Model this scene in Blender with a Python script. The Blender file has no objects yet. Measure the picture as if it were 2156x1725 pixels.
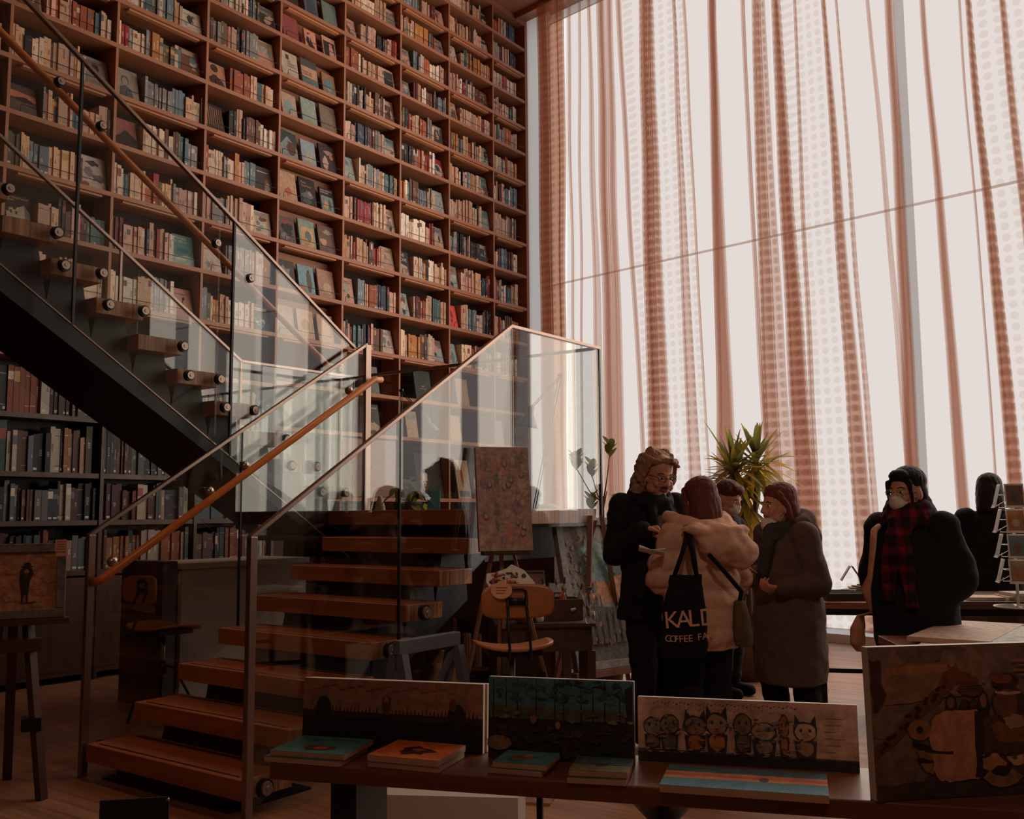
import bpy, bmesh, math, random
import numpy as np
from math import sin, cos, pi, radians, sqrt, atan2
from mathutils import Vector, Matrix, noise
S = bpy.context.scene
COL = S.collection

# ------------------------------------------------------------------ camera
CAM_H = 1.373
YAW, PITCH, ROLL, FPX = -0.634788866, 0.105305624, 0.00769981414, 2065.02
cf = np.array([sin(YAW)*cos(PITCH), cos(YAW)*cos(PITCH), sin(PITCH)])
_r = np.array([cos(YAW), -sin(YAW), 0.0]); _d = np.cross(cf, _r)
cr = _r*cos(ROLL) + _d*sin(ROLL); cd = -_r*sin(ROLL) + _d*cos(ROLL)
CAM = np.array([0.0, 0.0, CAM_H])
cam_data = bpy.data.cameras.new('camera'); cam_obj = bpy.data.objects.new('camera', cam_data); COL.objects.link(cam_obj)
cam_data.sensor_width = 36.0; cam_data.lens = FPX/2156*36; cam_data.clip_start = 0.05; cam_data.clip_end = 200
cam_obj.matrix_world = Matrix(((cr[0], -cd[0], -cf[0], 0), (cr[1], -cd[1], -cf[1], 0), (cr[2], -cd[2], -cf[2], CAM_H), (0, 0, 0, 1)))
S.camera = cam_obj

def ray(px, py): return cf + cr*(px-1078)/FPX + cd*(py-862.5)/FPX
def PD(px, py, dep): return Vector(CAM + ray(px, py)*dep)               # point at a given distance
def PZ(px, py, z): r = ray(px, py); return Vector(CAM + r*((z-CAM_H)/r[2]))
def PX(px, py, x): r = ray(px, py); return Vector(CAM + r*(x/r[0]))
WA = -0.136644829
WU = np.array([cos(WA), sin(WA), 0.0]); WN = np.array([-sin(WA), cos(WA), 0.0])   # window wall: along, outward normal
WD = 10.0
def PW(px, py, d=WD): r = ray(px, py); p = CAM + r*(d/(r@WN)); return float(p@WU), float(p[2])
def WP(u, z, d=WD): return Vector(WU*u + WN*d + np.array([0, 0, z]))

# ------------------------------------------------------------------ world, lights, exposure
W = bpy.data.worlds.new('daylight'); S.world = W; W.use_nodes = True
wn = W.node_tree; bg = wn.nodes['Background']; bg.inputs[0].default_value = (0.95, 0.95, 0.96, 1); bg.inputs[1].default_value = 1.0
S.view_settings.view_transform = 'Standard'; S.view_settings.look = 'None'; S.view_settings.gamma = 1.0
S.view_settings.exposure = 0.0; S.view_settings.use_curve_mapping = False
try:
    S.cycles.transparent_max_bounces = 40; S.cycles.max_bounces = 8; S.cycles.diffuse_bounces = 4
    S.cycles.glossy_bounces = 4; S.cycles.transmission_bounces = 6; S.cycles.sample_clamp_indirect = 4.0
except Exception: pass
LIGHT_K = 1.0; BACK_Y = -6.0
def area_light(name, loc, rot, sx, sy, power, color):
    l = bpy.data.lights.new(name, 'AREA'); l.shape = 'RECTANGLE'; l.size = sx; l.size_y = sy; l.energy = power; l.color = color
    o = bpy.data.objects.new(name, l); COL.objects.link(o); o.location = loc; o.rotation_euler = rot
    return o
# daylight entering between the curtain folds: upright strips along the window wall
DAY = (1.0, 0.86, 0.72)
for u, w in ((-7.0, .5), (-6.3, .5), (-5.6, .45), (-4.6, .5), (-3.75, .55), (-2.9, .5), (-2.1, .6), (-1.3, .5), (-0.5, .6), (0.4, .6), (1.3, .6)):
    area_light('window_daylight', WP(u, 4.9, WD-.42), (radians(90), 0, WA+pi), w, 7.0, 3.4*pi*w*7.0*LIGHT_K, DAY)

# added fill: warm spots behind the camera and over the stairs, dim back panel
def spot(name, loc, aim, power, ang, blend, r, color):
    l = bpy.data.lights.new(name, 'SPOT'); l.energy = power; l.spot_size = radians(ang); l.spot_blend = blend; l.shadow_soft_size = r; l.color = color
    o = bpy.data.objects.new(name, l); COL.objects.link(o); o.location = loc; d = Vector(aim)-Vector(loc); o.rotation_euler = d.to_track_quat('-Z', 'Y').to_euler()
WARM = (1.0, .60, .36)
spot('fill_spot', (1.2, -.6, 6.0), (-2.3, 5.6, .9), 230, 46, .7, .25, (1.0, .78, .62))
spot('fill_spot', (.6, -2.2, 5.0), (-1.4, 2.2, .75), 62, 50, .8, .25, WARM)
spot('fill_spot', (-3.3, 4.9, 8.2), (-4.3, 3.9, .5), 120, 34, .8, .2, WARM)
spot('fill_spot', (-2.0, -.8, 5.0), (-5.5, 3.3, 1.1), 70, 30, .9, .2, WARM)
area_light('back_fill', (-1.0, BACK_Y+.2, 3.2), (radians(90), 0, pi), 7.0, 3.0, .07*pi*21, (1.0, .70, .50))  # unseen fill panel added to brighten the foreground from behind

# ------------------------------------------------------------------ materials
MATS = {}
def new_mat(name):
    m = bpy.data.materials.new(name); m.use_nodes = True; nt = m.node_tree
    for n in list(nt.nodes): nt.nodes.remove(n)
    out = nt.nodes.new('ShaderNodeOutputMaterial'); MATS[name] = m
    return m, nt, out
def N(nt, t, **kw):
    n = nt.nodes.new(t)
    for k, v in kw.items():
        if k[0] == '_': setattr(n, k[1:], v)
        else:
            key = int(k[1:]) if k[0] == 'i' and k[1:].isdigit() else k.replace('_', ' ')
            n.inputs[key].default_value = v
    return n
def L(nt, a, b): nt.links.new(a, b)
def rgba(c): return (c[0], c[1], c[2], 1.0)
def srgb(r, g, b):
    f = lambda v: (v/255/12.92) if v/255 <= .04045 else ((v/255+.055)/1.055)**2.4
    return (f(r), f(g), f(b))
def plain(name, col, rough=.6, metal=0.0, spec=.5, bump=0.0, bscale=60, var=0.0, vscale=4.0):
    m, nt, out = new_mat(name); b = N(nt, 'ShaderNodeBsdfPrincipled', Roughness=rough, Metallic=metal)
    b.inputs['Base Color'].default_value = rgba(col); b.inputs['Specular IOR Level'].default_value = spec
    tc = N(nt, 'ShaderNodeTexCoord')
    if var:
        no = N(nt, 'ShaderNodeTexNoise', Scale=vscale, Detail=4.0); L(nt, tc.outputs['Object'], no.inputs['Vector'])
        mx = N(nt, 'ShaderNodeMix', _data_type='RGBA', _blend_type='MULTIPLY'); mx.inputs[0].default_value = 1.0
        rp = N(nt, 'ShaderNodeMapRange'); rp.inputs[3].default_value = 1-var; rp.inputs[4].default_value = 1+var
        L(nt, no.outputs[0], rp.inputs[0]); mx.inputs[6].default_value = rgba(col); L(nt, rp.outputs[0], mx.inputs[7]); L(nt, mx.outputs[2], b.inputs['Base Color'])
    if bump:
        n2 = N(nt, 'ShaderNodeTexNoise', Scale=bscale, Detail=3.0); L(nt, tc.outputs['Object'], n2.inputs['Vector'])
        bp = N(nt, 'ShaderNodeBump', Strength=bump, Distance=.01); L(nt, n2.outputs[0], bp.inputs['Height']); L(nt, bp.outputs[0], b.inputs['Normal'])
    L(nt, b.outputs[0], out.inputs[0]); return m
def wood(name, c1, c2, axis, rough=.45, scale=6.0, stretch=14.0, spec=.5, bump=.05):
    m, nt, out = new_mat(name); b = N(nt, 'ShaderNodeBsdfPrincipled', Roughness=rough); b.inputs['Specular IOR Level'].default_value = spec
    tc = N(nt, 'ShaderNodeTexCoord'); mp = N(nt, 'ShaderNodeMapping'); s = [scale*stretch/4]*3; s[axis] = scale/4; mp.inputs['Scale'].default_value = s
    L(nt, tc.outputs['Object'], mp.inputs['Vector'])
    no = N(nt, 'ShaderNodeTexNoise', Scale=1.0, Detail=6.0, Roughness=.6, Distortion=.6); L(nt, mp.outputs[0], no.inputs['Vector'])
    cr_ = N(nt, 'ShaderNodeValToRGB'); cr_.color_ramp.elements[0].position = .3; cr_.color_ramp.elements[1].position = .7
    cr_.color_ramp.elements[0].color = rgba(c1); cr_.color_ramp.elements[1].color = rgba(c2)
    L(nt, no.outputs[0], cr_.inputs[0]); L(nt, cr_.outputs[0], b.inputs['Base Color'])
    bp = N(nt, 'ShaderNodeBump', Strength=bump, Distance=.01); L(nt, no.outputs[0], bp.inputs['Height']); L(nt, bp.outputs[0], b.inputs['Normal'])
    L(nt, b.outputs[0], out.inputs[0]); return m
def striped(name, c1, c2, axis, freq, rough=.4):
    """laminated timber: end-grain bands along one axis, plain grain over it"""
    m, nt, out = new_mat(name); b = N(nt, 'ShaderNodeBsdfPrincipled', Roughness=rough)
    tc = N(nt, 'ShaderNodeTexCoord'); mp = N(nt, 'ShaderNodeMapping'); s = [.6]*3; s[axis] = freq; mp.inputs['Scale'].default_value = s
    L(nt, tc.outputs['Object'], mp.inputs['Vector']); no = N(nt, 'ShaderNodeTexNoise', Scale=1.0, Detail=2.0, Roughness=.7); L(nt, mp.outputs[0], no.inputs['Vector'])
    cr_ = N(nt, 'ShaderNodeValToRGB'); cr_.color_ramp.elements[0].position = .36; cr_.color_ramp.elements[1].position = .66
    cr_.color_ramp.elements[0].color = rgba(c1); cr_.color_ramp.elements[1].color = rgba(c2)
    L(nt, no.outputs[0], cr_.inputs[0]); L(nt, cr_.outputs[0], b.inputs['Base Color']); L(nt, b.outputs[0], out.inputs[0]); return m
def vcol(name, rough=.6, var=.15, vscale=40.0, spec=.4, bump=0.0, bscale=60.0):
    """colour comes from the mesh's own face colours, broken up by a fine noise"""
    m, nt, out = new_mat(name); b = N(nt, 'ShaderNodeBsdfPrincipled', Roughness=rough); b.inputs['Specular IOR Level'].default_value = spec
    at = N(nt, 'ShaderNodeAttribute', _attribute_name='Col'); tc = N(nt, 'ShaderNodeTexCoord')
    no = N(nt, 'ShaderNodeTexNoise', Scale=vscale, Detail=4.0); L(nt, tc.outputs['Object'], no.inputs['Vector'])
    rp = N(nt, 'ShaderNodeMapRange'); rp.inputs[1].default_value = .25; rp.inputs[2].default_value = .75; rp.inputs[3].default_value = 1-var; rp.inputs[4].default_value = 1+var; L(nt, no.outputs[0], rp.inputs[0])
    mx = N(nt, 'ShaderNodeMix', _data_type='RGBA', _blend_type='MULTIPLY'); mx.inputs[0].default_value = 1.0
    L(nt, at.outputs['Color'], mx.inputs[6]); L(nt, rp.outputs[0], mx.inputs[7]); L(nt, mx.outputs[2], b.inputs['Base Color'])
    if bump:
        n2 = N(nt, 'ShaderNodeTexNoise', Scale=bscale, Detail=4.0); L(nt, tc.outputs['Object'], n2.inputs['Vector'])
        bp = N(nt, 'ShaderNodeBump', Strength=bump, Distance=.01); L(nt, n2.outputs[0], bp.inputs['Height']); L(nt, bp.outputs[0], b.inputs['Normal'])
    L(nt, b.outputs[0], out.inputs[0]); return m
def glassy(name, tint=(.93, .96, .95), ior=1.5, rough=0.0):
    m, nt, out = new_mat(name); t = N(nt, 'ShaderNodeBsdfTransparent'); t.inputs[0].default_value = rgba(tint)
    g = N(nt, 'ShaderNodeBsdfGlossy', Roughness=rough); fr = N(nt, 'ShaderNodeFresnel', IOR=ior); mx = N(nt, 'ShaderNodeMixShader')
    ge = N(nt, 'ShaderNodeNewGeometry'); mi = N(nt, 'ShaderNodeMapRange'); mi.inputs[3].default_value = ior; mi.inputs[4].default_value = 1/ior   # same reflectance from both faces
    L(nt, ge.outputs['Backfacing'], mi.inputs[0]); L(nt, mi.outputs[0], fr.inputs[0])
    L(nt, fr.outputs[0], mx.inputs[0]); L(nt, t.outputs[0], mx.inputs[1]); L(nt, g.outputs[0], mx.inputs[2]); L(nt, mx.outputs[0], out.inputs[0]); return m
def sheer(name, tcol, amount, scat, dots):
    """net curtain: a weave that lets most light through; optional woven dots (UV in metres)"""
    m, nt, out = new_mat(name); t = N(nt, 'ShaderNodeBsdfTransparent'); tr = N(nt, 'ShaderNodeBsdfTranslucent'); tr.inputs[0].default_value = rgba(scat)
    df = N(nt, 'ShaderNodeBsdfDiffuse'); df.inputs[0].default_value = rgba(scat); ms = N(nt, 'ShaderNodeMixShader'); ms.inputs[0].default_value = .4
    L(nt, tr.outputs[0], ms.inputs[1]); L(nt, df.outputs[0], ms.inputs[2])
    mx = N(nt, 'ShaderNodeMixShader'); mx.inputs[0].default_value = amount; L(nt, t.outputs[0], mx.inputs[1]); L(nt, ms.outputs[0], mx.inputs[2]); L(nt, mx.outputs[0], out.inputs[0])
    t.inputs[0].default_value = rgba(tcol)
    if dots:
        uv = N(nt, 'ShaderNodeUVMap', _uv_map='UV'); sx = N(nt, 'ShaderNodeSeparateXYZ'); L(nt, uv.outputs[0], sx.inputs[0])
        def cell(o, per):
            d = N(nt, 'ShaderNodeMath', _operation='DIVIDE', i1=per); L(nt, o, d.inputs[0]); f = N(nt, 'ShaderNodeMath', _operation='FRACT'); L(nt, d.outputs[0], f.inputs[0])
            s = N(nt, 'ShaderNodeMath', _operation='SUBTRACT', i1=.5); L(nt, f.outputs[0], s.inputs[0]); q = N(nt, 'ShaderNodeMath', _operation='MULTIPLY', i1=per); L(nt, s.outputs[0], q.inputs[0]); return q.outputs[0]
        cx_, cy_ = cell(sx.outputs[0], .115), cell(sx.outputs[1], .108); cb = N(nt, 'ShaderNodeCombineXYZ'); L(nt, cx_, cb.inputs[0]); L(nt, cy_, cb.inputs[1])
        ln = N(nt, 'ShaderNodeVectorMath', _operation='LENGTH'); L(nt, cb.outputs[0], ln.inputs[0])
        mr = N(nt, 'ShaderNodeMapRange'); mr.inputs[1].default_value = .034; mr.inputs[2].default_value = .041; mr.inputs[3].default_value = 1; mr.inputs[4].default_value = 0; L(nt, ln.outputs[1], mr.inputs[0])
        mc = N(nt, 'ShaderNodeMix', _data_type='RGBA'); L(nt, mr.outputs[0], mc.inputs[0]); mc.inputs[6].default_value = rgba(tcol); mc.inputs[7].default_value = rgba([tcol[0]*.91, tcol[1]*.86, tcol[2]*.82])
        L(nt, mc.outputs[2], t.inputs[0])
    return m

plain('steel_dark', srgb(30, 26, 25), .45, .0, .5, var=.15)
plain('steel_black', srgb(24, 22, 22), .4, .3, .5)
plain('chrome', (.42, .37, .34), .3, 1.0)
plain('clamp_metal', (.34, .25, .20), .42, 1.0)
plain('rail_metal', srgb(150, 128, 116), .3, .85, var=.1)
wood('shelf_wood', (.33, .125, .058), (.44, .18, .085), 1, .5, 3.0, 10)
wood('shelf_upright', (.33, .125, .058), (.44, .18, .085), 2, .5, 3.0, 10)
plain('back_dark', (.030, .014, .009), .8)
wood('strip_wood', (.62, .27, .12), (.70, .32, .15), 1, .35, 3.0, 10)
wood('ceiling_wood', (.34, .13, .065), (.46, .19, .10), 1, .5, 2.5, 12)
wood('tread_wood', (.26, .075, .024), (.42, .125, .038), 0, .33, 5.0, 16)
striped('tread_end', (.20, .07, .028), (.58, .26, .11), 1, 34.0)
wood('handrail_wood', (.58, .17, .04), (.74, .25, .06), 1, .28, 5.0, 10)
wood('bench_wood', (.13, .042, .02), (.23, .08, .035), 0, .4, 5.0, 14)
wood('table_wood', (.20, .075, .035), (.32, .125, .06), 0, .45, 5.0, 14)
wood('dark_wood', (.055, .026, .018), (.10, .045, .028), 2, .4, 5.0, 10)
wood('easel_wood', (.17, .075, .045), (.27, .125, .075), 2, .5, 5.0, 12)
wood('ply_wood', (.36, .115, .035), (.50, .18, .055), 0, .35, 4.0, 12)
glassy('stair_glass', (.94, .955, .945), 1.52)
glassy('pane_glass', (.985, .99, .99), 1.3)
glassy('bottle_plastic', (.93, .95, .95), 1.45, .05)
plain('white_frame', (.78, .77, .75), .5)
plain('wall_plaster', (.42, .34, .29), .8, var=.06)
plain('wall_dark', (.12, .075, .055), .8, var=.1)
vcol('book_cover', .55, .12, 30.0)
vcol('art_print', .6, .22, 26.0, bump=.12, bscale=90)
vcol('paint_relief', .6, .35, 34.0, bump=.35, bscale=50)
vcol('mixed', .55, .10, 20.0)
vcol('cloth', .85, .16, 22.0, .2, bump=.15, bscale=120)
vcol('leaf', .45, .25, 18.0)
def leaf_through():
    m = MATS['leaf']; nt = m.node_tree; out = [n for n in nt.nodes if n.type == 'OUTPUT_MATERIAL'][0]; b = [n for n in nt.nodes if n.type == 'BSDF_PRINCIPLED'][0]; at = [n for n in nt.nodes if n.type == 'ATTRIBUTE'][0]
    t = N(nt, 'ShaderNodeBsdfTranslucent'); L(nt, at.outputs['Color'], t.inputs[0]); mx = N(nt, 'ShaderNodeMixShader'); mx.inputs[0].default_value = .5; L(nt, b.outputs[0], mx.inputs[1]); L(nt, t.outputs[0], mx.inputs[2]); L(nt, mx.outputs[0], out.inputs[0])
leaf_through()
vcol('skin', .55, .08, 14.0)
vcol('hair', .62, .30, 70.0, .22, bump=.4, bscale=160)
def paper():
    m, nt, out = new_mat('paper'); d = N(nt, 'ShaderNodeBsdfDiffuse'); d.inputs[0].default_value = (.86, .84, .80, 1); t = N(nt, 'ShaderNodeBsdfTranslucent'); t.inputs[0].default_value = (.86, .84, .80, 1)
    mx = N(nt, 'ShaderNodeMixShader'); mx.inputs[0].default_value = .45; L(nt, d.outputs[0], mx.inputs[1]); L(nt, t.outputs[0], mx.inputs[2]); L(nt, mx.outputs[0], out.inputs[0])
paper()
sheer('sheer_plain', (.925, .835, .795), .12, (.85, .70, .62), False)
sheer('sheer_dotted', (.925, .835, .795), .12, (.85, .70, .62), True)
sheer('drape', (.87, .72, .64), .20, (.72, .46, .35), True)

plain('lamp_metal', srgb(70, 66, 64), .35, .6)
plain('counter_grey', srgb(186, 172, 158), .7, var=.05)
plain('grey_paint', srgb(84, 84, 92), .6, var=.2, vscale=12)
# floor: planks
def floor_mat():
    m, nt, out = new_mat('floor_wood'); b = N(nt, 'ShaderNodeBsdfPrincipled', Roughness=.42)
    tc = N(nt, 'ShaderNodeTexCoord'); br = N(nt, 'ShaderNodeTexBrick', Scale=1.0)
    br.inputs['Color1'].default_value = (.30, .135, .07, 1); br.inputs['Color2'].default_value = (.40, .195, .105, 1); br.inputs['Mortar'].default_value = (.12, .05, .03, 1)
    br.inputs['Mortar Size'].default_value = .0016; br.inputs['Brick Width'].default_value = 1.6; br.inputs['Row Height'].default_value = .095; br.offset = .37
    L(nt, tc.outputs['Object'], br.inputs['Vector'])
    mp = N(nt, 'ShaderNodeMapping'); mp.inputs['Scale'].default_value = (1.2, 22, 1); L(nt, tc.outputs['Object'], mp.inputs['Vector'])
    no = N(nt, 'ShaderNodeTexNoise', Scale=1.0, Detail=5.0, Distortion=.4); L(nt, mp.outputs[0], no.inputs['Vector'])
    rp = N(nt, 'ShaderNodeMapRange'); rp.inputs[1].default_value = .3; rp.inputs[2].default_value = .7; rp.inputs[3].default_value = .72; rp.inputs[4].default_value = 1.25; L(nt, no.outputs[0], rp.inputs[0])
    mx = N(nt, 'ShaderNodeMix', _data_type='RGBA', _blend_type='MULTIPLY'); mx.inputs[0].default_value = 1.0
    L(nt, br.outputs[0], mx.inputs[6]); L(nt, rp.outputs[0], mx.inputs[7]); L(nt, mx.outputs[2], b.inputs['Base Color']); L(nt, b.outputs[0], out.inputs[0])
floor_mat()

# ------------------------------------------------------------------ mesh helpers
class MB:
    """collects shapes; build() links them as ONE mesh object"""
    def __init__(s, col=(.5, .5, .5)): s.v, s.f, s.c, s.m, s.uv, s.col, s.mi = [], [], [], [], None, col, 0
    def face(s, idx): s.f.append(tuple(idx)); s.c.append(s.col); s.m.append(s.mi)
    def add(s, verts, faces):
        o = len(s.v); s.v += [Vector(p) for p in verts]
        for f in faces: s.face([o+i for i in f])
        return s
    def box(s, c, size, R=None):
        hx, hy, hz = size[0]/2, size[1]/2, size[2]/2; c = Vector(c)
        vs = [Vector((x*hx, y*hy, z*hz)) for x in (-1, 1) for y in (-1, 1) for z in (-1, 1)]
        if R is not None: vs = [R @ p for p in vs]
        return s.add([p+c for p in vs], [(0, 1, 3, 2), (4, 6, 7, 5), (0, 4, 5, 1), (2, 3, 7, 6), (0, 2, 6, 4), (1, 5, 7, 3)])
    def mm(s, a, b): return s.box([(a[i]+b[i])/2 for i in range(3)], [abs(b[i]-a[i]) for i in range(3)])
    def bar(s, p0, p1, w, h, up=(0, 0, 1)):
        """rectangular bar from p0 to p1"""
        p0, p1 = Vector(p0), Vector(p1); d = (p1-p0).normalized(); u = Vector(up); x = d.cross(u)
        if x.length < 1e-4: x = d.cross(Vector((0, 1, 0)))
        x.normalize(); y = x.cross(d).normalized()
        vs = [p+x*(a*w/2)+y*(b*h/2) for p in (p0, p1) for a, b in ((-1, -1), (1, -1), (1, 1), (-1, 1))]
        return s.add(vs, [(3, 2, 1, 0), (4, 5, 6, 7), (0, 1, 5, 4), (1, 2, 6, 5), (2, 3, 7, 6), (3, 0, 4, 7)])
    def cyl(s, p0, p1, r0, r1=None, n=12, cap=True):
        r1 = r0 if r1 is None else r1; p0, p1 = Vector(p0), Vector(p1); d = (p1-p0).normalized()
        x = d.orthogonal().normalized(); y = d.cross(x)
        vs = [p+(x*cos(2*pi*i/n)+y*sin(2*pi*i/n))*r for p, r in ((p0, r0), (p1, r1)) for i in range(n)]
        fs = [(i, (i+1) % n, n+(i+1) % n, n+i) for i in range(n)]
        if cap: fs += [tuple(range(n-1, -1, -1)), tuple(range(n, 2*n))]
        return s.add(vs, fs)
    def tube(s, pts, r, n=8, closed=False):
        pts = [Vector(p) for p in pts]; rings = []; rr = r if isinstance(r, (list, tuple)) else [r]*len(pts); x = None
        for i, p in enumerate(pts):
            a = pts[i-1] if i else (pts[-1] if closed else p); b = pts[(i+1) % len(pts)] if (i+1 < len(pts) or closed) else p
            d = (b-a).normalized()
            x = d.orthogonal().normalized() if x is None else (x-d*x.dot(d)).normalized()
            y = d.cross(x); rings.append([p+(x*cos(2*pi*k/n)+y*sin(2*pi*k/n))*rr[i] for k in range(n)])
        o = len(s.v); s.v += [q for rg in rings for q in rg]; m = len(rings)
        for i in range(m if closed else m-1):
            for k in range(n): s.face((o+i*n+k, o+i*n+(k+1) % n, o+((i+1) % m)*n+(k+1) % n, o+((i+1) % m)*n+k))
        if not closed: s.face(tuple(o+k for k in range(n-1, -1, -1))); s.face(tuple(o+(m-1)*n+k for k in range(n)))
        return s
    def ell(s, c, r, R=None, nu=16, nv=10):
        c = Vector(c); r = (r, r, r) if isinstance(r, (int, float)) else r; vs = [Vector((0, 0, r[2]))]
        for j in range(1, nv):
            t = pi*j/nv
            for i in range(nu): vs.append(Vector((r[0]*sin(t)*cos(2*pi*i/nu), r[1]*sin(t)*sin(2*pi*i/nu), r[2]*cos(t))))
        vs.append(Vector((0, 0, -r[2])))
        if R is not None: vs = [R @ p for p in vs]
        fs = [(0, 1+i, 1+(i+1) % nu) for i in range(nu)]
        for j in range(nv-2):
            for i in range(nu): fs.append((1+j*nu+i, 1+(j+1)*nu+i, 1+(j+1)*nu+(i+1) % nu, 1+j*nu+(i+1) % nu))
        e = len(vs)-1; o = 1+(nv-2)*nu; fs += [(o+(i+1) % nu, o+i, e) for i in range(nu)]
        return s.add([p+c for p in vs], fs)
    def cap(s, p0, p1, r0, r1=None, n=12):
        """tapered capsule"""
        r1 = r0 if r1 is None else r1; p0, p1 = Vector(p0), Vector(p1); s.ell(p0, r0, None, n, 8); s.ell(p1, r1, None, n, 8)
        if (p1-p0).length > 1e-5: s.cyl(p0, p1, r0, r1, n)
        return s
    def chain(s, pts, rs, n=12):
        for i in range(len(pts)-1): s.cap(pts[i], pts[i+1], rs[i], rs[i+1], n)
        return s
    def loft(s, rings, n=20, caps=True):
        """rings: (centre, rx, ry[, rotz]) stacked along z-ish; elliptical sections"""
        o = len(s.v)
        for rg in rings:
            c, rx, ry = Vector(rg[0]), rg[1], rg[2]; a0 = rg[3] if len(rg) > 3 else 0; tilt = rg[4] if len(rg) > 4 else None
            for k in range(n):
                a = 2*pi*k/n; p = Vector((rx*cos(a), ry*sin(a), 0)); p = Matrix.Rotation(a0, 3, 'Z') @ p
                if tilt is not None: p = tilt @ p
                s.v.append(c+p)
        for i in range(len(rings)-1):
            for k in range(n): s.face((o+i*n+k, o+i*n+(k+1) % n, o+(i+1)*n+(k+1) % n, o+(i+1)*n+k))
        if caps: s.face(tuple(o+k for k in range(n-1, -1, -1))); s.face(tuple(o+(len(rings)-1)*n+k for k in range(n)))
        return s
    def lathe(s, c, prof, n=24, R=None):
        c = Vector(c); o = len(s.v)
        for r, z in prof:
            for k in range(n):
                p = Vector((r*cos(2*pi*k/n), r*sin(2*pi*k/n), z)); s.v.append(c+(R @ p if R is not None else p))
        for i in range(len(prof)-1):
            for k in range(n): s.face((o+i*n+k, o+i*n+(k+1) % n, o+(i+1)*n+(k+1) % n, o+(i+1)*n+k))
        if prof[0][0] > 1e-6: s.face(tuple(o+k for k in range(n-1, -1, -1)))
        if prof[-1][0] > 1e-6: s.face(tuple(o+(len(prof)-1)*n+k for k in range(n)))
        return s
    def prism(s, poly, axis, a, b):
        """2-D polygon extruded along an axis between a and b"""
        def put(p, t): q = [0, 0, 0]; o_ = [i for i in range(3) if i != axis]; q[o_[0]], q[o_[1]], q[axis] = p[0], p[1], t; return q
        n = len(poly); return s.add([put(p, a) for p in poly]+[put(p, b) for p in poly], [tuple(range(n-1, -1, -1)), tuple(range(n, 2*n))]+[(i, (i+1) % n, n+(i+1) % n, n+i) for i in range(n)])
    def xf(s, M_, start=0):
        for i in range(start, len(s.v)): s.v[i] = M_ @ s.v[i]
        return s
    def build(s, name, mat, parent=None, smooth=False, bevel=0.0, loc=None):
        me = bpy.data.meshes.new(name); me.from_pydata([tuple(p) for p in s.v], [], s.f)
        for m_ in (mat if isinstance(mat, (list, tuple)) else [mat]): me.materials.append(MATS[m_])
        me.polygons.foreach_set('material_index', s.m)
        ca = me.color_attributes.new('Col', 'FLOAT_COLOR', 'CORNER'); buf = []
        for f, c in zip(s.f, s.c): buf += [c[0], c[1], c[2], 1.0]*len(f)
        ca.data.foreach_set('color', buf)
        if smooth: me.polygons.foreach_set('use_smooth', [True]*len(s.f))
        me.update(); o = bpy.data.objects.new(name, me); COL.objects.link(o)
        if bevel:
            b = o.modifiers.new('soften', 'BEVEL'); b.width = bevel; b.segments = 2; b.limit_method = 'ANGLE'
        if parent is not None: o.parent = parent
        if loc is not None: o.location = loc
        return o
def tag(o, label, cat, group=None, kind=None):
    o['label'] = label; o['category'] = cat
    if group: o['group'] = group
    if kind: o['kind'] = kind
    return o
def struct(o): o['kind'] = 'structure'; return o
def thing(name, loc, label, cat, rz=0.0, group=None):
    o = bpy.data.objects.new(name, None); COL.objects.link(o); o.location = loc; o.rotation_euler = (0, 0, rz); o.empty_display_size = .1
    return tag(o, label, cat, group)
def remeshed(mb, name, mat, parent, voxel=.008, smooth=4, col=None, amp=0.0, nscale=9.0, zstretch=1.0, quilt=0.0, seed=0):
    """fuse overlapping closed shapes into one continuous skin"""
    o = mb.build('tmp', mat, None, True)
    r = o.modifiers.new('r', 'REMESH'); r.mode = 'VOXEL'; r.voxel_size = voxel; r.use_smooth_shade = True
    if smooth: sm = o.modifiers.new('s', 'SMOOTH'); sm.factor = .5; sm.iterations = smooth
    dg = bpy.context.evaluated_depsgraph_get(); me = bpy.data.meshes.new_from_object(o.evaluated_get(dg)); me.name = name
    bpy.data.objects.remove(o, do_unlink=True)
    if amp or quilt:
        ns = [v.normal.copy() for v in me.vertices]; off = Vector((seed*7.3, seed*3.1, 0))
        for v, n_ in zip(me.vertices, ns):
            p = v.co; q = Vector((p.x*nscale, p.y*nscale, p.z*nscale*zstretch))+off; k = amp*noise.noise(q)+amp*.5*noise.noise(q*2.3)
            if quilt: k += quilt*(abs(sin(pi*p.z/.105))**.5-.6)
            v.co = p+n_*k
        me.update()
    me.materials.clear()
    for m_ in (mat if isinstance(mat, (list, tuple)) else [mat]): me.materials.append(MATS[m_])
    for a in list(me.color_attributes): me.color_attributes.remove(a)
    ca = me.color_attributes.new('Col', 'FLOAT_COLOR', 'POINT'); c = col or mb.col
    if callable(c):
        buf = []
        for v in me.vertices: q = c(v.co); buf += [q[0], q[1], q[2], 1.0]
    else: buf = [c[0], c[1], c[2], 1.0]*len(me.vertices)
    ca.data.foreach_set('color', buf); me.polygons.foreach_set('use_smooth', [True]*len(me.polygons))
    ob = bpy.data.objects.new(name, me); COL.objects.link(ob)
    if parent is not None: ob.parent = parent
    return ob
_tc = {}
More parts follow.
